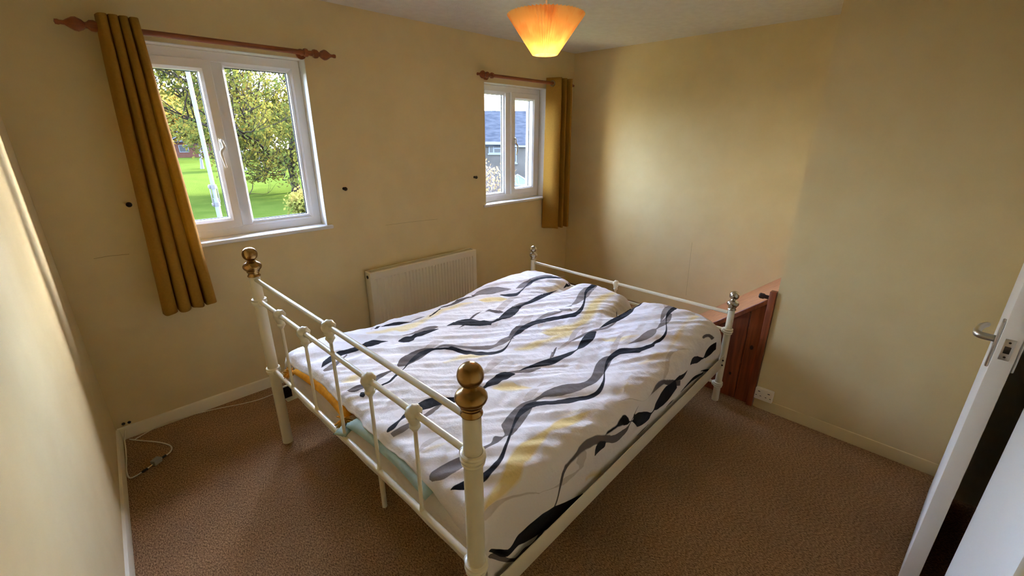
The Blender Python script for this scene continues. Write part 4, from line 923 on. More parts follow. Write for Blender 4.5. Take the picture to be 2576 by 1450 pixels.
    ('ribbon', lin(126, 115, 108), 1.0, [(0.0581,0.7052),(0.0693,0.7066),(0.0805,0.7096),(0.0917,0.7154),(0.1029,0.7192),(0.1142,0.7272),(0.1254,0.7379),(0.1366,0.7449)], [(0.0581,0.051),(0.0693,0.1059),(0.0805,0.1365),(0.0917,0.0805),(0.1029,0.0546),(0.1142,0.0521),(0.1254,0.0397),(0.1366,0.0332)], 0.0012, 0.0581, 0.1366, 0),
    ('ribbon', lin(92, 82, 77), 1.0, [(0.0589,0.5784),(0.0693,0.5728),(0.0797,0.5702),(0.0901,0.5678),(0.1004,0.5668),(0.1108,0.5686),(0.1212,0.5751),(0.1316,0.5758),(0.142,0.5772),(0.1523,0.5772),(0.1627,0.5787)], [(0.0589,0.0664),(0.0693,0.1263),(0.0797,0.1301),(0.0901,0.0943),(0.1004,0.0795),(0.1108,0.087),(0.1212,0.1199),(0.1316,0.096),(0.142,0.0705),(0.1523,0.0603),(0.1627,0.0432)], 0.0012, 0.0589, 0.1627, 0),
    ('ribbon', lin(92, 82, 77), 1.0, [(0.1829,0.5905),(0.1933,0.5947),(0.2036,0.6008),(0.214,0.6059),(0.2244,0.6116),(0.2348,0.6168),(0.2452,0.6199),(0.2556,0.6234),(0.266,0.6273),(0.2764,0.629),(0.2868,0.6271),(0.2971,0.6219)], [(0.1829,0.0305),(0.1933,0.1423),(0.2036,0.2156),(0.214,0.2343),(0.2244,0.2335),(0.2348,0.2652),(0.2452,0.28),(0.2556,0.2483),(0.266,0.1939),(0.2764,0.1399),(0.2868,0.089),(0.2971,0.0257)], 0.0012, 0.1829, 0.2971, 0),
    ('ribbon', lin(126, 115, 108), 0.95, [(0.2932,0.6182),(0.3033,0.6164),(0.3134,0.6144),(0.3235,0.6084),(0.3335,0.5986),(0.3436,0.5867),(0.3537,0.5727),(0.3638,0.5599),(0.3739,0.5481),(0.384,0.5353),(0.3941,0.5268),(0.4042,0.5199),(0.4143,0.5147),(0.4243,0.5155),(0.4344,0.5171),(0.4445,0.5187),(0.4546,0.5199),(0.4647,0.52),(0.4748,0.5211)], [(0.2932,0.0124),(0.3033,0.0279),(0.3134,0.0447),(0.3235,0.0691),(0.3335,0.08),(0.3436,0.108),(0.3537,0.0794),(0.3638,0.105),(0.3739,0.099),(0.384,0.1319),(0.3941,0.1118),(0.4042,0.085),(0.4143,0.0705),(0.4243,0.0919),(0.4344,0.1125),(0.4445,0.1098),(0.4546,0.1111),(0.4647,0.1109),(0.4748,0.1224)], 0.0012, 0.2932, 0.4748, 0),
    ('ribbon', lin(92, 82, 77), 1.0, [(0.4653,0.524),(0.4764,0.5266),(0.4874,0.5305),(0.4985,0.5335),(0.5095,0.5364),(0.5206,0.5386),(0.5317,0.5417),(0.5427,0.5357)], [(0.4653,0.0573),(0.4764,0.0792),(0.4874,0.1133),(0.4985,0.1445),(0.5095,0.181),(0.5206,0.1829),(0.5317,0.1519),(0.5427,0.0827)], 0.0012, 0.4653, 0.5427, 0),
    ('ribbon', lin(126, 115, 108), 0.9, [(0.5793,0.5375),(0.5895,0.5354),(0.5996,0.5355),(0.6098,0.5355),(0.6199,0.5337),(0.6301,0.5321),(0.6402,0.5313),(0.6503,0.5302),(0.6605,0.5253),(0.6706,0.5117),(0.6808,0.5137),(0.6909,0.4934),(0.7011,0.5214),(0.7112,0.5117),(0.7214,0.513),(0.7315,0.5134),(0.7417,0.516),(0.7518,0.5178),(0.7619,0.5197),(0.7721,0.5238),(0.7822,0.5269),(0.7924,0.5299),(0.8025,0.5324),(0.8127,0.5347),(0.8228,0.5396),(0.833,0.5437),(0.8431,0.5477),(0.8533,0.5515),(0.8634,0.5525),(0.8735,0.5509),(0.8837,0.5545),(0.8938,0.5571),(0.904,0.5592)], [(0.5793,0.0192),(0.5895,0.0457),(0.5996,0.063),(0.6098,0.0809),(0.6199,0.0958),(0.6301,0.0973),(0.6402,0.1251),(0.6503,0.1507),(0.6605,0.1504),(0.6706,0.0434),(0.6808,0.1928),(0.6909,0.0537),(0.7011,0.0096),(0.7112,0.0541),(0.7214,0.0241),(0.7315,0.0831),(0.7417,0.077),(0.7518,0.0992),(0.7619,0.1244),(0.7721,0.1328),(0.7822,0.1485),(0.7924,0.1777),(0.8025,0.1921),(0.8127,0.2049),(0.8228,0.2031),(0.833,0.21),(0.8431,0.2247),(0.8533,0.2211),(0.8634,0.1934),(0.8735,0.1455),(0.8837,0.1369),(0.8938,0.1302),(0.904,0.1089)], 0.0012, 0.5793, 0.904, 0),
    ('ribbon', lin(126, 115, 108), 1.0, [(0.281,0.7391),(0.292,0.7347),(0.303,0.7312),(0.314,0.7277),(0.325,0.7273),(0.3359,0.7291),(0.3469,0.7296),(0.3579,0.7299),(0.3689,0.7305),(0.3798,0.7204)], [(0.281,0.0101),(0.292,0.0236),(0.303,0.073),(0.314,0.1028),(0.325,0.149),(0.3359,0.1713),(0.3469,0.174),(0.3579,0.1461),(0.3689,0.1173),(0.3798,0.0107)], 0.0012, 0.281, 0.3798, 0),
    ('ribbon', lin(126, 115, 108), 1.0, [(0.5806,0.6489),(0.5911,0.6498),(0.6015,0.6536),(0.612,0.657),(0.6224,0.6599),(0.6328,0.6596),(0.6433,0.6569),(0.6537,0.6575),(0.6641,0.6546),(0.6746,0.6495)], [(0.5806,0.0294),(0.5911,0.0737),(0.6015,0.1181),(0.612,0.1149),(0.6224,0.1313),(0.6328,0.1463),(0.6433,0.1358),(0.6537,0.0986),(0.6641,0.063),(0.6746,0.0213)], 0.0012, 0.5806, 0.6746, 0),
    ('ribbon', lin(92, 82, 77), 1.0, [(0.4183,0.6756),(0.4291,0.6779),(0.4398,0.6789),(0.4506,0.6832),(0.4614,0.6916),(0.4721,0.6998),(0.4829,0.7059),(0.4936,0.7103),(0.5044,0.7138),(0.5152,0.7182),(0.5259,0.719),(0.5367,0.7221)], [(0.4183,0.0125),(0.4291,0.0282),(0.4398,0.0418),(0.4506,0.0438),(0.4614,0.0586),(0.4721,0.0395),(0.4829,0.0457),(0.4936,0.0451),(0.5044,0.0443),(0.5152,0.0384),(0.5259,0.0221),(0.5367,0.0525)], 0.0012, 0.4183, 0.5367, 0),
    ('ribbon', lin(92, 82, 77), 1.0, [(0.5409,0.7103),(0.5451,0.7057),(0.5493,0.7019),(0.5535,0.6901),(0.5577,0.6871),(0.5619,0.6847),(0.566,0.6654),(0.5702,0.6732)], [(0.5409,0.0499),(0.5451,0.0963),(0.5493,0.1349),(0.5535,0.2574),(0.5577,0.2809),(0.5619,0.2871),(0.566,0.0942),(0.5702,0.1719)], 0.0012, 0.5409, 0.5702, 0),
    ('ribbon', lin(126, 115, 108), 1.0, [(0.3561,0.8233),(0.3621,0.8217),(0.3681,0.8229),(0.3741,0.8242),(0.3802,0.8238),(0.3862,0.8217),(0.3922,0.8193),(0.3983,0.8181)], [(0.3561,0.0109),(0.3621,0.0259),(0.3681,0.0381),(0.3741,0.0341),(0.3802,0.033),(0.3862,0.03),(0.3922,0.0215),(0.3983,0.0141)], 0.0012, 0.3561, 0.3983, 0),
    ('ribbon', lin(126, 115, 108), 1.0, [(0.5924,0.8371),(0.6029,0.8357),(0.6135,0.8373),(0.6241,0.835),(0.6346,0.8253),(0.6452,0.8205),(0.6557,0.8154),(0.6663,0.8086),(0.6769,0.7998),(0.6874,0.7853),(0.698,0.7602)], [(0.5924,0.0834),(0.6029,0.1034),(0.6135,0.1612),(0.6241,0.2384),(0.6346,0.3342),(0.6452,0.35),(0.6557,0.3454),(0.6663,0.3264),(0.6769,0.3415),(0.6874,0.2391),(0.698,0.0175)], 0.0012, 0.5924, 0.698, 0),
    ('ribbon', lin(126, 115, 108), 1.0, [(0.7094,0.7501),(0.7199,0.7471),(0.7304,0.7458),(0.7408,0.7471),(0.7513,0.7497),(0.7617,0.7526),(0.7722,0.7551),(0.7827,0.7576),(0.7931,0.7593),(0.8036,0.7618),(0.8141,0.7617),(0.8245,0.7625),(0.835,0.7635),(0.8455,0.763),(0.8559,0.7624),(0.8664,0.7591),(0.8769,0.7554),(0.8873,0.7546),(0.8978,0.7478)], [(0.7094,0.0376),(0.7199,0.0937),(0.7304,0.1521),(0.7408,0.1824),(0.7513,0.2079),(0.7617,0.2048),(0.7722,0.1811),(0.7827,0.1447),(0.7931,0.1164),(0.8036,0.1235),(0.8141,0.1413),(0.8245,0.1454),(0.835,0.1364),(0.8455,0.1475),(0.8559,0.1376),(0.8664,0.1305),(0.8769,0.1224),(0.8873,0.0825),(0.8978,0.0204)], 0.0012, 0.7094, 0.8978, 0),
    ('ribbon', lin(92, 82, 77), 1.0, [(0.0566,0.0894),(0.0666,0.0595),(0.0766,0.0284),(0.0867,0.0108),(0.0967,0.0116),(0.1067,0.0082),(0.1167,0.0061),(0.1268,0.0098),(0.1368,0.0159),(0.1468,0.0257),(0.1569,0.0483),(0.1669,0.0625),(0.1769,0.0818),(0.1869,0.1006),(0.197,0.1145),(0.207,0.1173),(0.217,0.1181),(0.2271,0.119),(0.2371,0.1208),(0.2471,0.1202),(0.2572,0.1183),(0.2672,0.1169),(0.2772,0.1139),(0.2872,0.1095),(0.2973,0.1044),(0.3073,0.0989),(0.3173,0.0948),(0.3274,0.0942),(0.3374,0.0946),(0.3474,0.0969),(0.3574,0.1037),(0.3675,0.1098),(0.3775,0.115),(0.3875,0.1169)], [(0.0566,0.027),(0.0666,0.1427),(0.0766,0.0812),(0.0867,0.078),(0.0967,0.1081),(0.1067,0.072),(0.1167,0.048),(0.1268,0.0834),(0.1368,0.0609),(0.1468,0.0585),(0.1569,0.0348),(0.1669,0.0367),(0.1769,0.0411),(0.1869,0.0596),(0.197,0.0357),(0.207,0.0183),(0.217,0.0201),(0.2271,0.0256),(0.2371,0.0383),(0.2471,0.0435),(0.2572,0.0482),(0.2672,0.0437),(0.2772,0.0511),(0.2872,0.0734),(0.2973,0.099),(0.3073,0.1244),(0.3173,0.1181),(0.3274,0.0994),(0.3374,0.0827),(0.3474,0.0556),(0.3574,0.0218),(0.3675,0.0206),(0.3775,0.0112),(0.3875,0.0029)], 0.0012, 0.0566, 0.3875, 0.3),
    ('ribbon', lin(92, 82, 77), 1.0, [(0.5133,0.1164),(0.5235,0.1163),(0.5337,0.1164),(0.544,0.117),(0.5542,0.1167),(0.5644,0.1162),(0.5746,0.1162),(0.5848,0.1151),(0.5951,0.1107),(0.6053,0.1072),(0.6155,0.1035),(0.6257,0.098),(0.6359,0.0932),(0.6462,0.0863),(0.6564,0.0789),(0.6666,0.0732)], [(0.5133,0.0032),(0.5235,0.0123),(0.5337,0.0233),(0.544,0.0322),(0.5542,0.0349),(0.5644,0.0375),(0.5746,0.0309),(0.5848,0.0285),(0.5951,0.0515),(0.6053,0.071),(0.6155,0.0901),(0.6257,0.0939),(0.6359,0.094),(0.6462,0.0907),(0.6564,0.0869),(0.6666,0.0872)], 0.0012, 0.5133, 0.6666, 0),
    ('ribbon', lin(92, 82, 77), 1.0, [(0.8039,0.1232),(0.8139,0.1232),(0.8238,0.1221),(0.8338,0.1204),(0.8438,0.1176),(0.8538,0.1149),(0.8638,0.1131),(0.8738,0.1119)], [(0.8039,0.0221),(0.8139,0.0312),(0.8238,0.0297),(0.8338,0.0279),(0.8438,0.0323),(0.8538,0.0315),(0.8638,0.0216),(0.8738,0.0099)], 0.0012, 0.8039, 0.8738, 0),
    ('ribbon', lin(126, 115, 108), 1.0, [(0.4246,0.1426),(0.4358,0.1398),(0.447,0.1362),(0.4583,0.1318),(0.4695,0.1243),(0.4807,0.1191),(0.4919,0.117),(0.5031,0.1164),(0.5144,0.1162)], [(0.4246,0.0052),(0.4358,0.0064),(0.447,0.0078),(0.4583,0.01),(0.4695,0.0094),(0.4807,0.004),(0.4919,0.0032),(0.5031,0.003),(0.5144,0.0034)], 0.0012, 0.4246, 0.5144, 0),
    ('ribbon', lin(22, 20, 25), 1.0, [(0.0487,0.2042),(0.0614,0.1942),(0.074,0.1871),(0.0867,0.1801),(0.0994,0.1777),(0.112,0.178),(0.1247,0.1798),(0.1374,0.1856),(0.15,0.1928),(0.1627,0.2009),(0.1754,0.2102),(0.188,0.2186),(0.2007,0.2273),(0.2134,0.2365),(0.226,0.2448),(0.2387,0.2517),(0.2514,0.2568),(0.264,0.2601),(0.2767,0.261),(0.2893,0.2567),(0.302,0.2491),(0.3147,0.2367),(0.3273,0.2264),(0.34,0.2188),(0.3527,0.214),(0.3653,0.2084),(0.378,0.2004),(0.3907,0.1953),(0.4033,0.1923),(0.416,0.1911),(0.4287,0.193),(0.4413,0.1968),(0.454,0.2026),(0.4667,0.2096),(0.4793,0.2177),(0.492,0.2264),(0.5047,0.2337),(0.5173,0.2405),(0.53,0.2466),(0.5427,0.2521),(0.5553,0.2541),(0.568,0.2534),(0.5806,0.2515),(0.5933,0.2415),(0.606,0.2303),(0.6186,0.218),(0.6313,0.2089),(0.644,0.2024),(0.6566,0.1973),(0.6693,0.1973),(0.682,0.1945),(0.6946,0.1922),(0.7073,0.1911),(0.72,0.1933),(0.7326,0.1977),(0.7453,0.2033),(0.758,0.2101),(0.7706,0.2172),(0.7833,0.2243),(0.796,0.2304),(0.8086,0.2367),(0.8213,0.2428),(0.834,0.2466),(0.8466,0.2486),(0.8593,0.2506),(0.8719,0.2532),(0.8846,0.2551),(0.8973,0.2582),(0.9099,0.2602),(0.9226,0.2629)], [(0.0487,0.0111),(0.0614,0.0813),(0.074,0.1063),(0.0867,0.0863),(0.0994,0.0729),(0.112,0.0532),(0.1247,0.0589),(0.1374,0.0525),(0.15,0.0423),(0.1627,0.0393),(0.1754,0.0354),(0.188,0.0339),(0.2007,0.0318),(0.2134,0.0356),(0.226,0.041),(0.2387,0.0575),(0.2514,0.0702),(0.264,0.0875),(0.2767,0.104),(0.2893,0.1169),(0.302,0.1385),(0.3147,0.1343),(0.3273,0.122),(0.34,0.1468),(0.3527,0.1412),(0.3653,0.12),(0.378,0.111),(0.3907,0.0735),(0.4033,0.0592),(0.416,0.0534),(0.4287,0.0539),(0.4413,0.0484),(0.454,0.0402),(0.4667,0.0329),(0.4793,0.0254),(0.492,0.0227),(0.5047,0.0278),(0.5173,0.0344),(0.53,0.0446),(0.5427,0.0523),(0.5553,0.0671),(0.568,0.0894),(0.5806,0.1092),(0.5933,0.1674),(0.606,0.203),(0.6186,0.1373),(0.6313,0.0981),(0.644,0.0951),(0.6566,0.0809),(0.6693,0.0466),(0.682,0.0585),(0.6946,0.0472),(0.7073,0.0411),(0.72,0.0393),(0.7326,0.0304),(0.7453,0.0254),(0.758,0.0223),(0.7706,0.0206),(0.7833,0.0202),(0.796,0.0215),(0.8086,0.0245),(0.8213,0.0291),(0.834,0.0452),(0.8466,0.0609),(0.8593,0.0755),(0.8719,0.0919),(0.8846,0.0867),(0.8973,0.0926),(0.9099,0.0865),(0.9226,0.0719)], 0.0012, 0.0487, 0.9226, 0),
    ('ribbon', lin(22, 20, 25), 1.0, [(0.0524,0.3962),(0.0626,0.3964),(0.0728,0.3999),(0.0831,0.4049),(0.0933,0.409),(0.1035,0.4106),(0.1137,0.4123),(0.124,0.4126),(0.1342,0.4115),(0.1444,0.4118),(0.1547,0.4094),(0.1649,0.4026),(0.1751,0.3953),(0.1853,0.3875),(0.1956,0.3824),(0.2058,0.3807),(0.216,0.3799),(0.2263,0.3808),(0.2365,0.3811),(0.2467,0.3821),(0.2569,0.3838),(0.2672,0.3841),(0.2774,0.385),(0.2876,0.3853),(0.2979,0.3857),(0.3081,0.3863),(0.3183,0.3863),(0.3285,0.3871),(0.3388,0.3859),(0.349,0.3753)], [(0.0524,0.0116),(0.0626,0.0665),(0.0728,0.0522),(0.0831,0.0391),(0.0933,0.0653),(0.1035,0.0798),(0.1137,0.1045),(0.124,0.1309),(0.1342,0.1516),(0.1444,0.1658),(0.1547,0.1596),(0.1649,0.1377),(0.1751,0.1239),(0.1853,0.1152),(0.1956,0.0887),(0.2058,0.0821),(0.216,0.0779),(0.2263,0.0683),(0.2365,0.0622),(0.2467,0.0601),(0.2569,0.0545),(0.2672,0.0408),(0.2774,0.0693),(0.2876,0.117),(0.2979,0.1546),(0.3081,0.1459),(0.3183,0.1724),(0.3285,0.1565),(0.3388,0.1316),(0.349,0.0236)], 0.0012, 0.0524, 0.349, 0),
    ('ribbon', lin(22, 20, 25), 1.0, [(0.3645,0.378),(0.3747,0.3784),(0.3849,0.377),(0.3951,0.3731),(0.4053,0.3696),(0.4155,0.3659),(0.4258,0.3611),(0.436,0.3566),(0.4462,0.3542),(0.4564,0.3527),(0.4666,0.351),(0.4768,0.349),(0.487,0.3488),(0.4972,0.3485),(0.5074,0.3477),(0.5176,0.3472),(0.5278,0.3468),(0.538,0.3457),(0.5482,0.3456),(0.5584,0.3466),(0.5686,0.3492),(0.5788,0.351),(0.5891,0.3533),(0.5993,0.355),(0.6095,0.3585),(0.6197,0.362),(0.6299,0.3639),(0.6401,0.3587)], [(0.3645,0.0104),(0.3747,0.034),(0.3849,0.0424),(0.3951,0.05),(0.4053,0.0766),(0.4155,0.1123),(0.4258,0.1334),(0.436,0.1451),(0.4462,0.1279),(0.4564,0.1182),(0.4666,0.1146),(0.4768,0.1054),(0.487,0.0942),(0.4972,0.0872),(0.5074,0.0843),(0.5176,0.0691),(0.5278,0.0408),(0.538,0.0262),(0.5482,0.064),(0.5584,0.1022),(0.5686,0.1205),(0.5788,0.1329),(0.5891,0.1575),(0.5993,0.1775),(0.6095,0.1728),(0.6197,0.1557),(0.6299,0.1151),(0.6401,0.011)], 0.0012, 0.3645, 0.6401, 0),
    ('ribbon', lin(22, 20, 25), 1.0, [(0.6606,0.3633),(0.6707,0.3624),(0.6808,0.3612),(0.6909,0.3595),(0.701,0.3582),(0.7111,0.3572),(0.7212,0.3556),(0.7313,0.3535),(0.7414,0.355),(0.7515,0.3573),(0.7616,0.3591),(0.7717,0.361),(0.7818,0.3636),(0.7919,0.3648),(0.802,0.368),(0.8121,0.3706),(0.8221,0.3727),(0.8322,0.3758),(0.8423,0.3768),(0.8524,0.3769),(0.8625,0.3783),(0.8726,0.3795),(0.8827,0.3828),(0.8928,0.3866),(0.9029,0.389),(0.913,0.3903)], [(0.6606,0.0156),(0.6707,0.0355),(0.6808,0.0548),(0.6909,0.0713),(0.701,0.0855),(0.7111,0.1016),(0.7212,0.1186),(0.7313,0.1283),(0.7414,0.1537),(0.7515,0.1857),(0.7616,0.2229),(0.7717,0.2466),(0.7818,0.2349),(0.7919,0.2139),(0.802,0.2161),(0.8121,0.2081),(0.8221,0.1998),(0.8322,0.201),(0.8423,0.2175),(0.8524,0.2462),(0.8625,0.2495),(0.8726,0.25),(0.8827,0.2416),(0.8928,0.2334),(0.9029,0.2333),(0.913,0.2465)], 0.0012, 0.6606, 0.913, 0),
    ('ribbon', lin(22, 20, 25), 1.0, [(0.0669,0.5393),(0.0688,0.5388),(0.0706,0.5391),(0.0725,0.5404),(0.0743,0.542),(0.0762,0.543),(0.078,0.5427),(0.0799,0.5395)], [(0.0669,0.0233),(0.0688,0.0511),(0.0706,0.0796),(0.0725,0.0962),(0.0743,0.1001),(0.0762,0.0911),(0.078,0.0646),(0.0799,0.0217)], 0.0012, 0.0669, 0.0799, 0),
    ('ribbon', lin(22, 20, 25), 1.0, [(0.0953,0.5335),(0.1071,0.5353),(0.1189,0.5366),(0.1307,0.5354),(0.1425,0.5406),(0.1542,0.5494),(0.166,0.5554),(0.1778,0.564),(0.1896,0.5741),(0.2014,0.5816),(0.2132,0.5926),(0.2249,0.5993),(0.2367,0.605),(0.2485,0.6134),(0.2603,0.6218),(0.2721,0.6247),(0.2839,0.6244),(0.2957,0.6187),(0.3074,0.6084),(0.3192,0.5984),(0.331,0.5839),(0.3428,0.5411),(0.3546,0.5232),(0.3664,0.5093),(0.3781,0.4952),(0.3899,0.4868),(0.4017,0.4856),(0.4135,0.4869),(0.4253,0.4902),(0.4371,0.4948),(0.4489,0.502),(0.4606,0.5089),(0.4724,0.5161),(0.4842,0.5213),(0.496,0.5253),(0.5078,0.5273),(0.5196,0.5305),(0.5313,0.5326),(0.5431,0.5338),(0.5549,0.5328),(0.5667,0.5297),(0.5785,0.5267),(0.5903,0.5204),(0.6021,0.5149),(0.6138,0.5085),(0.6256,0.503),(0.6374,0.4966),(0.6492,0.4857),(0.661,0.4738),(0.6728,0.4651),(0.6845,0.4634),(0.6963,0.4654),(0.7081,0.4683),(0.7199,0.4721),(0.7317,0.4782),(0.7435,0.4851),(0.7553,0.4927),(0.767,0.5),(0.7788,0.5079),(0.7906,0.5158),(0.8024,0.5239),(0.8142,0.5324),(0.826,0.5384),(0.8377,0.5436),(0.8495,0.5484),(0.8613,0.553),(0.8731,0.5557),(0.8849,0.558),(0.8967,0.5587),(0.9085,0.5609)], [(0.0953,0.0135),(0.1071,0.0173),(0.1189,0.0424),(0.1307,0.0443),(0.1425,0.0487),(0.1542,0.0553),(0.166,0.0461),(0.1778,0.0321),(0.1896,0.0222),(0.2014,0.0286),(0.2132,0.058),(0.2249,0.0672),(0.2367,0.0909),(0.2485,0.1158),(0.2603,0.1275),(0.2721,0.1111),(0.2839,0.087),(0.2957,0.0559),(0.3074,0.0546),(0.3192,0.0588),(0.331,0.121),(0.3428,0.3205),(0.3546,0.291),(0.3664,0.2631),(0.3781,0.1885),(0.3899,0.1104),(0.4017,0.0792),(0.4135,0.0558),(0.4253,0.0331),(0.4371,0.0277),(0.4489,0.0235),(0.4606,0.0168),(0.4724,0.0214),(0.4842,0.0427),(0.496,0.0572),(0.5078,0.0721),(0.5196,0.1071),(0.5313,0.1165),(0.5431,0.1017),(0.5549,0.1115),(0.5667,0.1323),(0.5785,0.1454),(0.5903,0.1389),(0.6021,0.1429),(0.6138,0.1401),(0.6256,0.1411),(0.6374,0.1428),(0.6492,0.1114),(0.661,0.1536),(0.6728,0.1071),(0.6845,0.0839),(0.6963,0.0889),(0.7081,0.0754),(0.7199,0.0573),(0.7317,0.0524),(0.7435,0.046),(0.7553,0.0444),(0.767,0.0402),(0.7788,0.04),(0.7906,0.0388),(0.8024,0.0431),(0.8142,0.0484),(0.826,0.0587),(0.8377,0.0805),(0.8495,0.0868),(0.8613,0.1153),(0.8731,0.0951),(0.8849,0.1044),(0.8967,0.1057),(0.9085,0.0864)], 0.0012, 0.0953, 0.9085, 0),
    ('ribbon', lin(22, 20, 25), 1.0, [(0.064,0.7289),(0.0744,0.7366),(0.0849,0.7434),(0.0954,0.7497),(0.1059,0.7562),(0.1163,0.7604),(0.1268,0.7606),(0.1373,0.7573),(0.1477,0.7546),(0.1582,0.754),(0.1687,0.7549),(0.1792,0.7575),(0.1896,0.7572),(0.2001,0.7585),(0.2106,0.7597),(0.221,0.7589),(0.2315,0.7534),(0.242,0.7437)], [(0.064,0.0107),(0.0744,0.0714),(0.0849,0.1274),(0.0954,0.1644),(0.1059,0.1458),(0.1163,0.1217),(0.1268,0.1039),(0.1373,0.0975),(0.1477,0.1026),(0.1582,0.1209),(0.1687,0.1281),(0.1792,0.0915),(0.1896,0.1203),(0.2001,0.169),(0.2106,0.1827),(0.221,0.1394),(0.2315,0.0865),(0.242,0.0184)], 0.0012, 0.064, 0.242, 0),
    ('ribbon', lin(22, 20, 25), 1.0, [(0.2605,0.7256),(0.2709,0.7153),(0.2812,0.7146),(0.2915,0.7131),(0.3019,0.7144),(0.3122,0.7128),(0.3225,0.7135),(0.3329,0.7124),(0.3432,0.7146),(0.3535,0.7154),(0.3639,0.713),(0.3742,0.7113)], [(0.2605,0.0176),(0.2709,0.1641),(0.2812,0.1885),(0.2915,0.1408),(0.3019,0.0825),(0.3122,0.1163),(0.3225,0.1362),(0.3329,0.1235),(0.3432,0.1348),(0.3535,0.1192),(0.3639,0.0556),(0.3742,0.0227)], 0.0012, 0.2605, 0.3742, 0),
    ('ribbon', lin(22, 20, 25), 1.0, [(0.4002,0.7095),(0.4104,0.7068),(0.4207,0.7019),(0.4309,0.7002),(0.4411,0.6955),(0.4514,0.6863),(0.4616,0.6804),(0.4718,0.6745),(0.4821,0.6625),(0.4923,0.6419),(0.5025,0.631),(0.5128,0.6279),(0.523,0.6267),(0.5332,0.6269),(0.5435,0.627),(0.5537,0.6275),(0.5639,0.6314),(0.5742,0.6361),(0.5844,0.6401),(0.5946,0.6452),(0.6049,0.648),(0.6151,0.6508),(0.6253,0.6522),(0.6356,0.6543),(0.6458,0.6514),(0.656,0.6506),(0.6663,0.6481),(0.6765,0.645),(0.6867,0.6431),(0.697,0.6411),(0.7072,0.6399),(0.7174,0.6411),(0.7277,0.6405),(0.7379,0.6428),(0.7481,0.6467),(0.7584,0.6506),(0.7686,0.6544),(0.7788,0.6577),(0.789,0.6586),(0.7993,0.659),(0.8095,0.6593),(0.8197,0.6592)], [(0.4002,0.0128),(0.4104,0.0705),(0.4207,0.1183),(0.4309,0.1756),(0.4411,0.2637),(0.4514,0.3109),(0.4616,0.3509),(0.4718,0.38),(0.4821,0.3594),(0.4923,0.1846),(0.5025,0.0799),(0.5128,0.0558),(0.523,0.0649),(0.5332,0.1222),(0.5435,0.1772),(0.5537,0.2226),(0.5639,0.213),(0.5742,0.2056),(0.5844,0.195),(0.5946,0.2157),(0.6049,0.1961),(0.6151,0.1493),(0.6253,0.0937),(0.6356,0.0955),(0.6458,0.0895),(0.656,0.0719),(0.6663,0.0793),(0.6765,0.0936),(0.6867,0.0992),(0.697,0.1071),(0.7072,0.1161),(0.7174,0.1215),(0.7277,0.115),(0.7379,0.1222),(0.7481,0.1312),(0.7584,0.0987),(0.7686,0.0654),(0.7788,0.0536),(0.789,0.0442),(0.7993,0.0265),(0.8095,0.0181),(0.8197,0.0132)], 0.0012, 0.4002, 0.8197, 0),
    ('ribbon', lin(22, 20, 25), 1.0, [(0.7883,0.672),(0.794,0.6733),(0.7996,0.6752),(0.8052,0.6769),(0.8109,0.679),(0.8165,0.6782),(0.8221,0.6857),(0.8278,0.6879)], [(0.7883,0.0094),(0.794,0.0207),(0.7996,0.028),(0.8052,0.0426),(0.8109,0.0491),(0.8165,0.0111),(0.8221,0.049),(0.8278,0.0335)], 0.0012, 0.7883, 0.8278, 0.7),
    ('ribbon', lin(22, 20, 25), 1.0, [(0.2803,0.8529),(0.2912,0.8528),(0.3022,0.8466),(0.3131,0.8413),(0.3241,0.8373),(0.3351,0.8322),(0.346,0.8264),(0.357,0.8192)], [(0.2803,0.0435),(0.2912,0.0902),(0.3022,0.1588),(0.3131,0.1698),(0.3241,0.1222),(0.3351,0.0699),(0.346,0.0324),(0.357,0.0097)], 0.0012, 0.2803, 0.357, 0),
    ('ribbon', lin(22, 20, 25), 1.0, [(0.2555,0.8441),(0.2593,0.8441),(0.2631,0.8465),(0.2669,0.8509),(0.2707,0.8553),(0.2745,0.8604),(0.2784,0.8634),(0.2822,0.8615)], [(0.2555,0.0664),(0.2593,0.0664),(0.2631,0.0709),(0.2669,0.0725),(0.2707,0.0739),(0.2745,0.0805),(0.2784,0.0794),(0.2822,0.0603)], 0.0012, 0.2555, 0.2822, 0),
    ('ribbon', lin(22, 20, 25), 1.0, [(0.407,0.8069),(0.4168,0.8102),(0.4267,0.821),(0.4365,0.8286),(0.4464,0.8332),(0.4563,0.8393),(0.4661,0.8479),(0.476,0.8511)], [(0.407,0.0162),(0.4168,0.0436),(0.4267,0.0465),(0.4365,0.0446),(0.4464,0.0454),(0.4563,0.0395),(0.4661,0.0459),(0.476,0.0248)], 0.0012, 0.407, 0.476, 0),
    ('ribbon', lin(92, 82, 77), 1.0, [(0.4794,0.8553),(0.4896,0.8507),(0.4997,0.8488),(0.5099,0.8464),(0.5201,0.8453),(0.5303,0.8474),(0.5404,0.8503),(0.5506,0.8542),(0.5608,0.8549),(0.5709,0.8502),(0.5811,0.8431),(0.5913,0.8325),(0.6015,0.8589)], [(0.4794,0.0349),(0.4896,0.0608),(0.4997,0.0947),(0.5099,0.0906),(0.5201,0.0788),(0.5303,0.0864),(0.5404,0.1217),(0.5506,0.1231),(0.5608,0.1268),(0.5709,0.0994),(0.5811,0.0956),(0.5913,0.0541),(0.6015,0.3187)], 0.0012, 0.4794, 0.6015, 0),
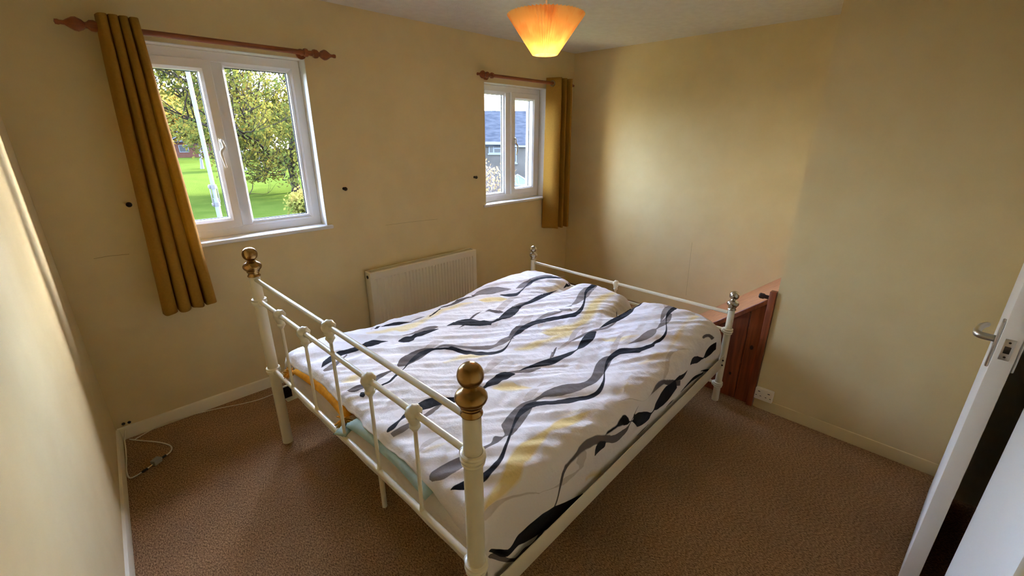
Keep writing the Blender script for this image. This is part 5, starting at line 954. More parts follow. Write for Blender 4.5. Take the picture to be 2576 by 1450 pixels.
    ('ribbon', lin(22, 20, 25), 1.0, [(0.6487,0.763),(0.6588,0.741),(0.6689,0.7303),(0.6791,0.7216),(0.6892,0.7193),(0.6993,0.7218),(0.7095,0.7247),(0.7196,0.7264),(0.7298,0.7293),(0.7399,0.7337),(0.75,0.7381),(0.7602,0.7434),(0.7703,0.7489),(0.7805,0.7536),(0.7906,0.7539),(0.8007,0.7545),(0.8109,0.7544),(0.821,0.7528),(0.8312,0.7526),(0.8413,0.7506),(0.8514,0.7442),(0.8616,0.7398),(0.8717,0.7354),(0.8818,0.7316),(0.892,0.7274),(0.9021,0.7212),(0.9123,0.7197),(0.9224,0.719)], [(0.6487,0.0133),(0.6588,0.158),(0.6689,0.1707),(0.6791,0.131),(0.6892,0.0724),(0.6993,0.0489),(0.7095,0.0407),(0.7196,0.0265),(0.7298,0.0298),(0.7399,0.0331),(0.75,0.0454),(0.7602,0.0601),(0.7703,0.0797),(0.7805,0.0748),(0.7906,0.0679),(0.8007,0.0682),(0.8109,0.0888),(0.821,0.0973),(0.8312,0.0865),(0.8413,0.1061),(0.8514,0.1608),(0.8616,0.1779),(0.8717,0.1816),(0.8818,0.1807),(0.892,0.1615),(0.9021,0.1309),(0.9123,0.1121),(0.9224,0.1053)], 0.0012, 0.6487, 0.9224, 0),
    ('ribbon', lin(22, 20, 25), 1.0, [(0.0599,0.0983),(0.0705,0.0674),(0.0811,0.0551),(0.0917,0.0568),(0.1023,0.0519),(0.1129,0.0472),(0.1235,0.0426),(0.1342,0.0382),(0.1448,0.0334),(0.1554,0.0292),(0.166,0.0261),(0.1766,0.0225),(0.1872,0.0193),(0.1978,0.0153),(0.2084,0.0104),(0.219,0.0098)], [(0.0599,0.0053),(0.0705,0.1337),(0.0811,0.0885),(0.0917,0.1233),(0.1023,0.1756),(0.1129,0.2199),(0.1235,0.2516),(0.1342,0.2766),(0.1448,0.2891),(0.1554,0.2903),(0.166,0.2583),(0.1766,0.222),(0.1872,0.1891),(0.1978,0.1477),(0.2084,0.0982),(0.219,0.0265)], 0.0012, 0.0599, 0.219, 0.3),
    ('ribbon', lin(22, 20, 25), 1.0, [(0.3059,0.092),(0.3114,0.1015),(0.3168,0.1034),(0.3222,0.1036),(0.3277,0.1035),(0.3331,0.1032),(0.3386,0.102),(0.344,0.1037)], [(0.3059,0.0069),(0.3114,0.0921),(0.3168,0.1032),(0.3222,0.103),(0.3277,0.0997),(0.3331,0.0943),(0.3386,0.0779),(0.344,0.0134)], 0.0012, 0.3059, 0.344, 0),
    ('ribbon', lin(22, 20, 25), 1.0, [(0.2892,0.1152),(0.2994,0.1164),(0.3097,0.1166),(0.3199,0.1164),(0.3302,0.1165),(0.3405,0.1165),(0.3507,0.1136),(0.361,0.1063),(0.3712,0.0917),(0.3815,0.0862),(0.3918,0.081),(0.402,0.0764),(0.4123,0.0696),(0.4225,0.0662),(0.4328,0.071),(0.443,0.0725),(0.4533,0.0746),(0.4636,0.0779),(0.4738,0.0807),(0.4841,0.0826),(0.4943,0.0839),(0.5046,0.0853),(0.5149,0.0863)], [(0.2892,0.0062),(0.2994,0.0185),(0.3097,0.0181),(0.3199,0.0171),(0.3302,0.032),(0.3405,0.0472),(0.3507,0.0707),(0.361,0.0138),(0.3712,0.2303),(0.3815,0.2435),(0.3918,0.2215),(0.402,0.1927),(0.4123,0.1194),(0.4225,0.0299),(0.4328,0.1034),(0.443,0.1639),(0.4533,0.1925),(0.4636,0.2207),(0.4738,0.2367),(0.4841,0.2186),(0.4943,0.2007),(0.5046,0.1725),(0.5149,0.162)], 0.0012, 0.2892, 0.5149, 0.3),
    ('ribbon', lin(22, 20, 25), 1.0, [(0.6322,0.1014),(0.6427,0.0989),(0.6532,0.0947),(0.6637,0.0902),(0.6741,0.087),(0.6846,0.084),(0.6951,0.0838),(0.7056,0.0859)], [(0.6322,0.012),(0.6427,0.0363),(0.6532,0.0616),(0.6637,0.0756),(0.6741,0.0769),(0.6846,0.0668),(0.6951,0.0457),(0.7056,0.0118)], 0.0012, 0.6322, 0.7056, 0),
    ('ribbon', lin(22, 20, 25), 1.0, [(0.7207,0.0966),(0.7307,0.1005),(0.7408,0.1005),(0.7508,0.0999),(0.7608,0.0974),(0.7708,0.0943),(0.7808,0.0903),(0.7908,0.085),(0.8009,0.0809),(0.8109,0.0821),(0.8209,0.0839),(0.8309,0.0845),(0.8409,0.0841),(0.851,0.0838),(0.861,0.0839),(0.871,0.0837),(0.881,0.0833),(0.891,0.0836)], [(0.7207,0.0288),(0.7307,0.0808),(0.7408,0.1003),(0.7508,0.107),(0.7608,0.1053),(0.7708,0.0844),(0.7808,0.0578),(0.7908,0.0349),(0.8009,0.0254),(0.8109,0.067),(0.8209,0.1039),(0.8309,0.1259),(0.8409,0.141),(0.851,0.1477),(0.861,0.1436),(0.871,0.1321),(0.881,0.1225),(0.891,0.1195)], 0.0012, 0.7207, 0.891, 0),
    ('ribbon', lin(22, 20, 25), 1.0, [(0.7947,0.0446),(0.8051,0.0406),(0.8154,0.0362),(0.8257,0.0314),(0.8361,0.0263),(0.8464,0.0212),(0.8568,0.0163),(0.8671,0.0117),(0.8774,0.0073),(0.8878,0.0033),(0.8981,0.0008)], [(0.7947,0.0231),(0.8051,0.0213),(0.8154,0.0296),(0.8257,0.0361),(0.8361,0.0405),(0.8464,0.0428),(0.8568,0.0433),(0.8671,0.0399),(0.8774,0.0348),(0.8878,0.0288),(0.8981,0.0067)], 0.0012, 0.7947, 0.8981, 0),
    ('ribbon', lin(22, 20, 25), 1.0, [(0.6788,0.0377),(0.6888,0.0374),(0.6989,0.0363),(0.7089,0.036),(0.7189,0.0372),(0.7289,0.0387),(0.7389,0.0408),(0.749,0.0421),(0.759,0.0415),(0.769,0.0392),(0.779,0.0365),(0.7891,0.0331),(0.7991,0.03),(0.8091,0.0272),(0.8191,0.0252),(0.8291,0.0239)], [(0.6788,0.0191),(0.6888,0.0234),(0.6989,0.029),(0.7089,0.0359),(0.7189,0.0458),(0.7289,0.0561),(0.7389,0.0642),(0.749,0.0718),(0.759,0.0756),(0.769,0.0746),(0.779,0.0698),(0.7891,0.0601),(0.7991,0.0494),(0.8091,0.0403),(0.8191,0.0412),(0.8291,0.0544)], 0.0012, 0.6788, 0.8291, 0),
    ('ribbon', lin(92, 82, 77), 1.0, [(0.5999,0.0379),(0.6053,0.0386),(0.6107,0.0393),(0.6161,0.0396),(0.6215,0.0394),(0.627,0.039),(0.6324,0.0388),(0.6378,0.0394)], [(0.5999,0.0162),(0.6053,0.0214),(0.6107,0.0286),(0.6161,0.0345),(0.6215,0.0378),(0.627,0.0359),(0.6324,0.0275),(0.6378,0.019)], 0.0012, 0.5999, 0.6378, 0),
    ('ribbon', lin(92, 82, 77), 1.0, [(0.4714,0.0328),(0.4777,0.0335),(0.4841,0.0345),(0.4904,0.0358),(0.4967,0.0372),(0.5031,0.0381),(0.5094,0.0387),(0.5158,0.0386)], [(0.4714,0.0188),(0.4777,0.0216),(0.4841,0.0273),(0.4904,0.0316),(0.4967,0.0296),(0.5031,0.0234),(0.5094,0.0186),(0.5158,0.0186)], 0.0012, 0.4714, 0.5158, 0),
]
#RIBBONS_END

def duvet_material():
    m = mat('wavy_ribbon_print_cotton', lin(236, 230, 226), 0.85, 0, 0.2)
    p = m.node_tree.nodes['Principled BSDF']
    uv = nd(m, 'ShaderNodeUVMap', uv_map='UVMap'); sp = nd(m, 'ShaderNodeSeparateXYZ'); lk(m, uv.outputs[0], sp.inputs[0])
    base = nd(m, 'ShaderNodeRGB'); base.outputs[0].default_value = lin(238, 231, 226)
    cur = base.outputs[0]
    shears = {}
    for q in sorted({r[8] for r in RIB}):           # slanted reading direction for ribbons that run steeply across the cloth
        if q:
            n1 = m.node_tree.nodes.new('ShaderNodeMath'); n1.operation = 'MULTIPLY_ADD'
            lk(m, sp.outputs[1], n1.inputs[0]); n1.inputs[1].default_value = q; lk(m, sp.outputs[0], n1.inputs[2])
            n2 = m.node_tree.nodes.new('ShaderNodeMath'); n2.operation = 'DIVIDE'
            lk(m, n1.outputs[0], n2.inputs[0]); n2.inputs[1].default_value = 1+q
            shears[q] = n2.outputs[0]
    for (kind, col, alpha, cpts, wpts, soft, u0, u1, shear) in RIB:
        dom = sp.outputs[0] if shear == 0 else shears[shear]
        def fc(pts):
            f = m.node_tree.nodes.new('ShaderNodeFloatCurve')
            c = f.mapping.curves[0]
            while len(c.points) > 2: c.points.remove(c.points[1])
            c.points[0].location = pts[0]; c.points[1].location = pts[-1]
            for q in pts[1:-1]: c.points.new(*q)
            for q in c.points: q.handle_type = 'AUTO_CLAMPED'
            f.mapping.use_clip = False
            f.mapping.update()
            lk(m, dom, f.inputs['Value'])
            return f.outputs[0]
        def ma(op, a, b):
            n = m.node_tree.nodes.new('ShaderNodeMath'); n.operation = op
            for i, x in enumerate((a, b)):
                if isinstance(x, (int, float)): n.inputs[i].default_value = x
                else: lk(m, x, n.inputs[i])
            return n.outputs[0]
        d = ma('ABSOLUTE', ma('SUBTRACT', sp.outputs[1], fc(cpts)), 0)
        w = ma('MULTIPLY', fc(wpts), 0.1)
        e = ma('DIVIDE', ma('SUBTRACT', w, d), soft)
        n = m.node_tree.nodes.new('ShaderNodeClamp'); lk(m, e, n.inputs[0])
        a0 = ma('MULTIPLY', ma('GREATER_THAN', dom, u0), ma('LESS_THAN', dom, u1))
        fac = ma('MULTIPLY', ma('MULTIPLY', n.outputs[0], a0), alpha)
        mx = nd(m, 'ShaderNodeMix', data_type='RGBA')
        lk(m, fac, mx.inputs[0]); lk(m, cur, mx.inputs[6]); mx.inputs[7].default_value = col
        cur = mx.outputs[2]
    lk(m, cur, p.inputs['Base Color'])
    tc = nd(m, 'ShaderNodeTexCoord')
    b1 = nd(m, 'ShaderNodeTexNoise', Scale=26.0, Detail=6.0, Roughness=0.6); lk(m, tc.outputs['Object'], b1.inputs['Vector'])
    b2 = nd(m, 'ShaderNodeTexVoronoi', Scale=17.0, feature='DISTANCE_TO_EDGE'); lk(m, tc.outputs['Object'], b2.inputs['Vector'])
    ad = m.node_tree.nodes.new('ShaderNodeMath'); ad.operation = 'MULTIPLY_ADD'
    lk(m, b2.outputs[0], ad.inputs[0]); ad.inputs[1].default_value = 0.0; lk(m, b1.outputs['Fac'], ad.inputs[2])
    b = nd(m, 'ShaderNodeBump', Strength=0.42, Distance=0.012); lk(m, ad.outputs[0], b.inputs['Height']); lk(m, b.outputs[0], p.inputs['Normal'])
    return m

def build_duvet():
    me = bpy.data.meshes.new('duvet')
    vs, fs, uvs = [], [], []
    for i in range(NS+1):
        for j in range(NT+1):
            p = duvet_fn(i/NS, j/NT); vs.append((p.x, p.y, p.z)); uvs.append((i/NS, j/NT))
    for i in range(NS):
        for j in range(NT):
            a = i*(NT+1)+j; fs.append((a, a+NT+1, a+NT+2, a+1))
    me.from_pydata(vs, [], fs)
    ul = me.uv_layers.new(name='UVMap')
    idx = [0]*len(me.loops); me.loops.foreach_get('vertex_index', idx)
    flat = [c for k in idx for c in uvs[k]]
    ul.data.foreach_set('uv', flat)
    me.polygons.foreach_set('use_smooth', [True]*len(me.polygons))
    me.update()
    dv = empty('duvet', BO, TH)
    tag(dv, 'rumpled white duvet printed with black, grey and yellow wavy ribbons', 'duvet')
    o = link('cover', me, duvet_material(), dv)
    o.location = (0, 0, 0)
    return dv
duvet = build_duvet()

# ------------------------------------------------------------------ pillows under the duvet's head edge
def pillow(bm, cx, cy, cz, lx, ly, h, rot=0.0, pinch=0.8, n=26, tilt=0.0):
    rows = {}
    Mx = Matrix.Translation((cx, cy, cz)) @ Matrix.Rotation(rot, 4, 'Z') @ Matrix.Rotation(tilt, 4, 'Y')
    def pt(i, j, s):
        a, b = -1+2*i/n, -1+2*j/n
        e = max(0.0, (1-abs(a)**2.6)*(1-abs(b)**2.6))**0.36
        k = 1-0.09*(1-abs(b)**2)*abs(a)**3; k2 = 1-0.09*(1-abs(a)**2)*abs(b)**3
        z = s*h/2*e + 0.006*noise.noise(Vector((a*3, b*3, s*2+cx)))*e
        return Mx @ Vector((a*lx/2*k, b*ly/2*k2, z))
    T = [[bm.verts.new(pt(i, j, 1)) for j in range(n+1)] for i in range(n+1)]
    B = [[T[i][j] if i in (0, n) or j in (0, n) else bm.verts.new(pt(i, j, -1)) for j in range(n+1)] for i in range(n+1)]
    for i in range(n):
        for j in range(n):
            bm.faces.new((T[i][j], T[i+1][j], T[i+1][j+1], T[i][j+1]))
            f = (B[i][j], B[i][j+1], B[i+1][j+1], B[i+1][j])
            if len(set(f)) == 4:
                try: bm.faces.new(f)
                except ValueError: pass
    return Mx
MT = MZ1
cu = empty('cushion', bed_w(0.255, 1.13, MT), TH); tag(cu, 'mustard velvet cushion with tasselled corners tucked under the duvet', 'cushion')
bm = bmesh.new(); pillow(bm, 0, 0, 0.042, 0.45, 0.56, 0.080); fin('cover', bm, YELLOW, cu, True)
rt_ = random.Random(5)
for sv in (1, -1):
    bm = bmesh.new()
    c = Vector((-0.218, sv*0.272, 0.034))
    bmesh.ops.create_icosphere(bm, subdivisions=2, radius=0.014, matrix=Matrix.Translation(c))
    for k in range(60):
        d = Vector((-0.45+rt_.gauss(0, 0.5), sv*0.7+rt_.gauss(0, 0.6), rt_.gauss(0.05, 0.55))).normalized()
        p1 = c+d*0.020; p2 = c+d*rt_.uniform(0.034, 0.046)+Vector((0, 0, -0.010)); p2.z = max(p2.z, 0.004); p1.z = max(p1.z, 0.004)
        sweep(bm, [c, p1, p2], [0.003, 0.0036, 0.002], 5)
    fin('tassel', bm, TASSEL, cu, True)
te = empty('pillow', bed_w(0.244, 0.54, MT), TH); tag(te, 'pale teal pillow peeping out below the duvet near the tall post', 'pillow')
bm = bmesh.new(); pillow(bm, 0.0, 0, 0.044, 0.46, 0.56, 0.088); fin('cover', bm, TEAL, te, True)
bm = bmesh.new()
for k in range(1): pillow(bm, -0.232, 0.262, 0.028, 0.075, 0.06, 0.020, 0.5, n=8)
fin('corner_flap', bm, TEAL, te, True)

# ------------------------------------------------------------------ small things: socket, cable, wall plugs
so = empty('wall_socket', (XB, 0.515, 0.11)); tag(so, 'white double socket low on the wall by the stair casing', 'socket')
bm = bmesh.new(); box(bm, -0.030, 0, -0.058, 0.040, -0.038, 0.036, 0.004); fin('plate', bm, SOCK, so, 30)
for yy in (-0.035, 0.018):
    for (a, b, c, d) in ((-0.006, 0.006, 0.016, 0.020), (-0.016, -0.008, -0.012, -0.009), (0.008, 0.016, -0.012, -0.009)):
        bm = bmesh.new(); box(bm, -0.0312, -0.029, yy+a, yy+b, c, d); fin('pin_hole', bm, BLACK, so)
ca = empty('aerial_cable', (0, 2.6, 0)); tag(ca, 'thin white aerial cable looping over the carpet in the left corner', 'cable')
def cab(name, pts, n, r, m=CABLE):
    bm = bmesh.new(); sweep(bm, crv([(p[0], p[1]-2.6, p[2]) for p in pts], n), r, 8); return fin(name, bm, m, ca, True)
cab('lead', [(-0.090, 2.905, 0.062), (-0.097, 2.888, 0.045), (-0.108, 2.872, 0.012), (-0.112, 2.80, 0.005), (-0.118, 2.70, 0.006), (-0.128, 2.58, 0.005), (-0.124, 2.51, 0.004), (-0.10, 2.502, 0.005), (-0.075, 2.512, 0.006), (-0.045, 2.522, 0.010)], 60, 0.0035)
cab('lead', [(0.022, 2.568, 0.009), (0.046, 2.585, 0.006), (0.062, 2.62, 0.005), (0.056, 2.665, 0.005), (0.018, 2.735, 0.005), (-0.045, 2.815, 0.005), (-0.088, 2.872, 0.005)], 50, 0.0035)
cab('lead', [(-0.075, 2.848, 0.004), (-0.045, 2.866, 0.004), (0.06, 2.882, 0.02), (0.18, 2.886, 0.012), (0.32, 2.864, 0.004), (0.45, 2.812, 0.004), (0.55, 2.788, 0.004), (0.68, 2.80, 0.004), (0.9, 2.84, 0.004)], 60, 0.0025)
e = Vector((0.055, 0.040, 0)).normalized()
bm = bmesh.new(); box(bm, -0.020, 0.020, -0.014, 0.014, 0.002, 0.030, 0.003); bx_ = fin('inline_box', bm, BOXM, ca, 30); bx_.location = (-0.012, -0.058, 0); bx_.rotation_euler = (0, 0, atan2(e.y, e.x))
for a, b, r, m_, nm in (((-0.075, -0.092, 0.008), (-0.052, -0.080, 0.009), 0.0055, BLACK, 'plug_sleeve'), ((0.012, -0.040, 0.010), (0.030, -0.027, 0.009), 0.0055, BLACK, 'plug_sleeve'),
                        ((-0.052, -0.080, 0.009), (-0.026, -0.066, 0.011), 0.004, ALU, 'plug'), ((0.0, -0.048, 0.011), (0.012, -0.040, 0.010), 0.004, ALU, 'plug')):
    bm = bmesh.new(); tube(bm, a, b, r); fin(nm, bm, m_, ca, 30)
for (x, z, lab) in ((-0.092, 0.088, 'dark cable hole in the wall nearest the left corner'), (-0.068, 0.086, 'second dark cable hole in the wall, right of the first')):
    bm = bmesh.new(); lathe(bm, [(0, 0.002), (0.004, 0.002), (0.007, 0.0035), (0.008, 0.0), (0.006, -0.001)], 12, along((0, 0, 0), (0, -1, 0)))
    o = fin('cable_grommet', bm, BLACK, None, True); o.location = (x, YW, z); tag(o, lab, 'grommet', 'cable holes in the wall')
# hairline plaster and paper seams
HAIR = mat('hairline_crack', lin(150, 128, 84), 0.9)
def seam(pts, w, lab):
    bm = bmesh.new()
    sweep(bm, pts, w, 5)
    tag(fin('plaster_crack', bm, HAIR, None), lab, 'crack')
seam([(0.005, YW, 1.010), (0.06, YW, 1.013), (0.14, YW, 1.008)], 0.0010, 'hairline crack in the wall left of the long curtain')
seam([(1.597, YW, 0.955), (1.8, YW, 0.951), (2.0, YW, 0.944), (2.064, YW, 0.940)], 0.0008, 'faint hairline crack in the wall above the radiator')
seam([(XH, 1.512, 0.70), (XH, 1.506, 0.5), (XH, 1.500, 0.30), (XH, 1.498, 0.2)], 0.0008, 'faint upright paper seam on the wall behind the bed foot')

# ------------------------------------------------------------------ outside
GZ = -2.7
OUT = 0.30
def oc(*c): return (c[0]*OUT, c[1]*OUT, c[2]*OUT, 1)
LAWN = noisy('lawn_grass', oc(0.046, 0.072, 0.012), oc(0.064, 0.090, 0.016), 0.9, 0.95, 0.5, detail=8, bscale=14, dist=0.1, lo=0.3, hi=0.7, spec=0.0)
bm = bmesh.new()
GN = 60
def gz(x, y): return GZ + 0.35*noise.noise(Vector((x*0.05, y*0.05, 0)))*sst(15, 40, y) + 0.25*exp(-((y-52-0.1*x)/4)**2)
Gv = [[bm.verts.new((-40+160*i/GN, 3.4+130*j/GN, gz(-40+160*i/GN, 3.4+130*j/GN))) for j in range(GN+1)] for i in range(GN+1)]
for i in range(GN):
    for j in range(GN): bm.faces.new((Gv[i][j], Gv[i+1][j], Gv[i+1][j+1], Gv[i][j+1]))
struct(fin('ground', bm, LAWN, None, True), 'sunlit green lawn outside the large window', 'lawn')

BARK = noisy('grey_brown_bark', oc(0.030, 0.022, 0.015), oc(0.055, 0.042, 0.03), 4, 0.95, 0.6, stretch=(1, 1, 0.2), dist=0.05, spec=0.02)
PALEBARK = mat('pale_bark', oc(0.22, 0.21, 0.20), 0.9, 0, 0.02)
def leafmat(name, cols):
    m = bpy.data.materials.new(name); m.use_nodes = True; nt = m.node_tree; nt.nodes.clear(); out = nt.nodes.new('ShaderNodeOutputMaterial')
    tc = nd(m, 'ShaderNodeTexCoord'); n = nd(m, 'ShaderNodeTexNoise', Scale=0.55, Detail=6.0, Roughness=0.75); lk(m, tc.outputs['Object'], n.inputs['Vector'])
    r = nd(m, 'ShaderNodeValToRGB'); el = r.color_ramp.elements
    el[0].position = 0.30; el[0].color = cols[0]; el[1].position = 0.70; el[1].color = cols[-1]
    for i, c in enumerate(cols[1:-1]):
        x = el.new(0.30+0.40*(i+1)/(len(cols)-1)); x.color = c
    lk(m, n.outputs['Fac'], r.inputs['Fac'])
    d = nd(m, 'ShaderNodeBsdfDiffuse'); t = nd(m, 'ShaderNodeBsdfTranslucent'); mx = nd(m, 'ShaderNodeMixShader', Fac=0.45)
    lk(m, r.outputs[0], d.inputs[0]); lk(m, r.outputs[0], t.inputs[0]); lk(m, d.outputs[0], mx.inputs[1]); lk(m, t.outputs[0], mx.inputs[2]); lk(m, mx.outputs[0], out.inputs[0])
    return m
LEAF_A = leafmat('autumn_leaves_green_gold', [oc(0.055, 0.075, 0.022), oc(0.10, 0.125, 0.030), oc(0.23, 0.20, 0.035), oc(0.28, 0.14, 0.04)])
LEAF_B = leafmat('autumn_leaves_orange', [oc(0.30, 0.19, 0.04), oc(0.42, 0.26, 0.045), oc(0.50, 0.32, 0.06)])
LEAF_C = leafmat('bare_twig_leaves', [oc(0.22, 0.13, 0.06), oc(0.36, 0.24, 0.10), oc(0.45, 0.33, 0.14)])
LEAF_D = leafmat('shrub_leaves', [oc(0.10, 0.16, 0.03), oc(0.30, 0.27, 0.06), oc(0.40, 0.16, 0.06)])

def tree(name, loc, label, cat, group, seed, trunk_h, trunk_r, crown, leaves, leaf, lsize, leafm, bark, levels=4, up=0.25, low=0.0, droop=0, clump=1.0):
    """crown=(rx, ry, z_centre, rz): branches grow towards points in the crown ellipsoid"""
    R = random.Random(seed)
    t = empty(name, loc); tag(t, label, cat, group)
    bm = bmesh.new()
    tips = []
    def grow(p, d, L, r, lev):
        n = 4; pts = [p]; q = p.copy(); dd = d.copy()
        for k in range(n):
            dd = (dd+Vector((R.gauss(0, .16), R.gauss(0, .16), R.gauss(up*0.2, .12)))).normalized()
            q = q+dd*L/n; pts.append(q.copy())
        sweep(bm, pts, [r*(1-0.45*k/n) for k in range(n+1)], 7 if lev < 2 else 4, caps=False)
        if lev >= levels:
            tips.append(q.copy()); return
        if lev >= 2: tips.append(pts[2].copy())
        m = 3 if lev < 3 else 2
        for k in range(m+1):
            a = R.uniform(0, 2*pi); sp = R.uniform(0.5, 1.15)
            side = Vector((cos(a), sin(a), R.uniform(-0.25, 0.55)))
            nd_ = (dd+side*sp).normalized()
            st = pts[R.choice((2, 3, 4))] if k < m else pts[-1]
            # keep inside the crown
            c = Vector((0, 0, crown[2])); e = (st-c); e = Vector((e.x/crown[0], e.y/crown[1], e.z/crown[3]))
            if e.length > 0.75: nd_ = (nd_-(st-c).normalized()*0.5*(e.length)).normalized()
            grow(st, nd_, L*R.uniform(0.62, 0.82), r*0.55, lev+1)
    p0 = Vector((0, 0, -0.15)); p1 = Vector((R.gauss(0, .1), R.gauss(0, .1), trunk_h))
    sweep(bm, [p0, p0.lerp(p1, .12), p0.lerp(p1, .5), p1], [trunk_r*1.5, trunk_r*1.05, trunk_r*0.92, trunk_r*0.85], 12, caps=False)
    m = 6
    for k in range(m):
        a = 2*pi*k/m+R.uniform(-.3, .3)
        d = Vector((cos(a), sin(a), R.uniform(0.15, 1.0))).normalized()
        grow(p1 - Vector((0, 0, R.uniform(0, trunk_h*0.3))), d, crown[0]*R.uniform(0.45, 0.6), trunk_r*0.5, 1)
    grow(p1, Vector((0, 0, 1)), crown[3]*0.6, trunk_r*0.7, 1)
    for k in range(droop):                       # low boughs that hang towards the grass
        a = 2*pi*k/droop+R.uniform(-.25, .25)
        grow(p0.lerp(p1, R.uniform(0.75, 1.0)), Vector((cos(a), sin(a), R.uniform(-0.12, 0.12))).normalized(), crown[0]*R.uniform(0.26, 0.42), trunk_r*0.22, 2)
    fin('branches', bm, bark, t, True)
    vs, fs = [], []
    for k in range(leaves):
        c = R.choice(tips)
        g = clump
        p = c+Vector((R.gauss(0, .42*g), R.gauss(0, .42*g), R.gauss(-0.15*g, .36*g)))
        if p.z < low: p.z = low+R.random()*0.4
        s = lsize*R.uniform(0.6, 1.3)
        n = Vector((R.gauss(0, 1), R.gauss(0, 1), R.gauss(0, 1))).normalized()
        a = n.orthogonal().normalized(); b = n.cross(a)
        i = len(vs)
        for (x, y) in ((-1, 0), (-0.1, -0.55), (1, 0), (-0.1, 0.55)): vs.append(tuple(p+a*x*s+b*y*s+n*(0.12*s*abs(y))))
        fs.append((i, i+1, i+2, i+3))
    me = bpy.data.meshes.new('foliage'); me.from_pydata(vs, [], fs); me.update()
    f = link('foliage', me, leafm, t); f['kind'] = 'stuff'
    return t
tree('autumn_tree', (12.4, 35.8, GZ+0.1), 'broad autumn tree with green and gold leaves on the lawn', 'tree', None, 11, 2.3, 0.30, (8.5, 7.5, 6.3, 6.6), 30000, True, 0.125, LEAF_A, BARK, 5, low=0.9, clump=0.80, droop=14)
tree('birch_tree', (15.3, 60.0, GZ+0.2), 'pale-trunked tree farther back behind the broad autumn tree', 'tree', 'distant trees', 21, 3.0, 0.20, (1.9, 1.9, 6.5, 4.5), 2600, True, 0.30, LEAF_A, PALEBARK, 4, low=2.3)
tree('birch_tree', (18.0, 63.5, GZ+0.2), 'second pale-trunked tree, just right of the first', 'tree', 'distant trees', 22, 3.2, 0.20, (1.9, 1.9, 6.5, 4.5), 2600, True, 0.30, LEAF_A, PALEBARK, 4, low=2.4)
tree('birch_tree', (12.2, 66.0, GZ+0.2), 'slim pale-trunked tree near the brick building', 'tree', 'distant trees', 23, 3.4, 0.16, (1.8, 1.8, 6.5, 4.0), 2000, True, 0.30, LEAF_A, PALEBARK, 4, low=3.0)
tree('golden_tree', (11.0, 84.0, GZ), 'orange-yellow tree above the brick building', 'tree', 'distant trees', 31, 2.5, 0.3, (7, 6, 6.5, 5), 7000, True, 0.42, LEAF_B, BARK, 4, low=1.8, clump=1.5)
tree('golden_tree', (36.0, 101.0, GZ), 'orange-green tree at the far edge of the lawn', 'tree', 'distant trees', 32, 2.5, 0.3, (8, 6, 6, 5), 7000, True, 0.42, LEAF_A, BARK, 4, low=0.6, clump=1.6)
tree('golden_tree', (53.0, 96.0, GZ), 'hazy green tree at the right end of the far lawn', 'tree', 'distant trees', 33, 2.5, 0.3, (8, 6, 6, 5), 6000, True, 0.42, LEAF_A, BARK, 4, low=0.6, clump=1.6)
tree('lawn_tree', (19.0, 30.5, GZ), 'smaller lawn tree hidden behind the wall between the windows', 'tree', None, 61, 2.4, 0.2, (4.0, 4.0, 5.0, 3.6), 5000, True, 0.2, LEAF_A, BARK, 4, low=1.0)
tree('garden_shrub', (8.75, 23.6, GZ), 'red and green shrub at the lower right of the large window', 'shrub', None, 41, 0.25, 0.05, (1.1, 1.0, 0.9, 1.0), 2600, True, 0.10, LEAF_D, BARK, 3, low=0.05, clump=0.45)
tree('weeping_shrub', (13.3, 15.6, GZ), 'bare twiggy tree with a few golden leaves outside the small window', 'tree', None, 51, 0.9, 0.07, (1.9, 1.9, 2.0, 1.6), 700, True, 0.08, LEAF_C, mat('pale_twig', oc(0.16, 0.12, 0.10), 0.9), 5, low=0.1, clump=0.6)

# white pole close to the house
po = empty('mast_pole', (1.76, 9.0, GZ)); tag(po, 'tall white pole with a clamp just outside the large window', 'pole')
POLEM = mat('pale_painted_steel', oc(0.15, 0.16, 0.20), 0.6, 0, 0.1)
CLAMPM = mat('grey_clamp', oc(0.03, 0.03, 0.035), 0.5)
bm = bmesh.new(); tube(bm, (0, 0, -0.3), (0, 0, 3.22), 0.040, seg=20); tube(bm, (0, 0, 3.2), (0, 0, 8.4), 0.031, seg=20); fin('tube', bm, POLEM, po, 30)
bm = bmesh.new()
for zz in (3.12, 3.42): lathe(bm, [(0.034, -0.03), (0.05, -0.03), (0.05, 0.03), (0.034, 0.03)], 16, Matrix.Translation((0, 0, zz))); box(bm, -0.075, -0.045, -0.02, 0.02, zz-0.025, zz+0.025, 0.004)
box(bm, -0.062, -0.046, -0.014, 0.014, 3.08, 3.46, 0.003); tube(bm, (0.05, 0, 3.15), (0.05, 0, 3.42), 0.008, seg=8)
fin('clamp', bm, CLAMPM, po, 30)

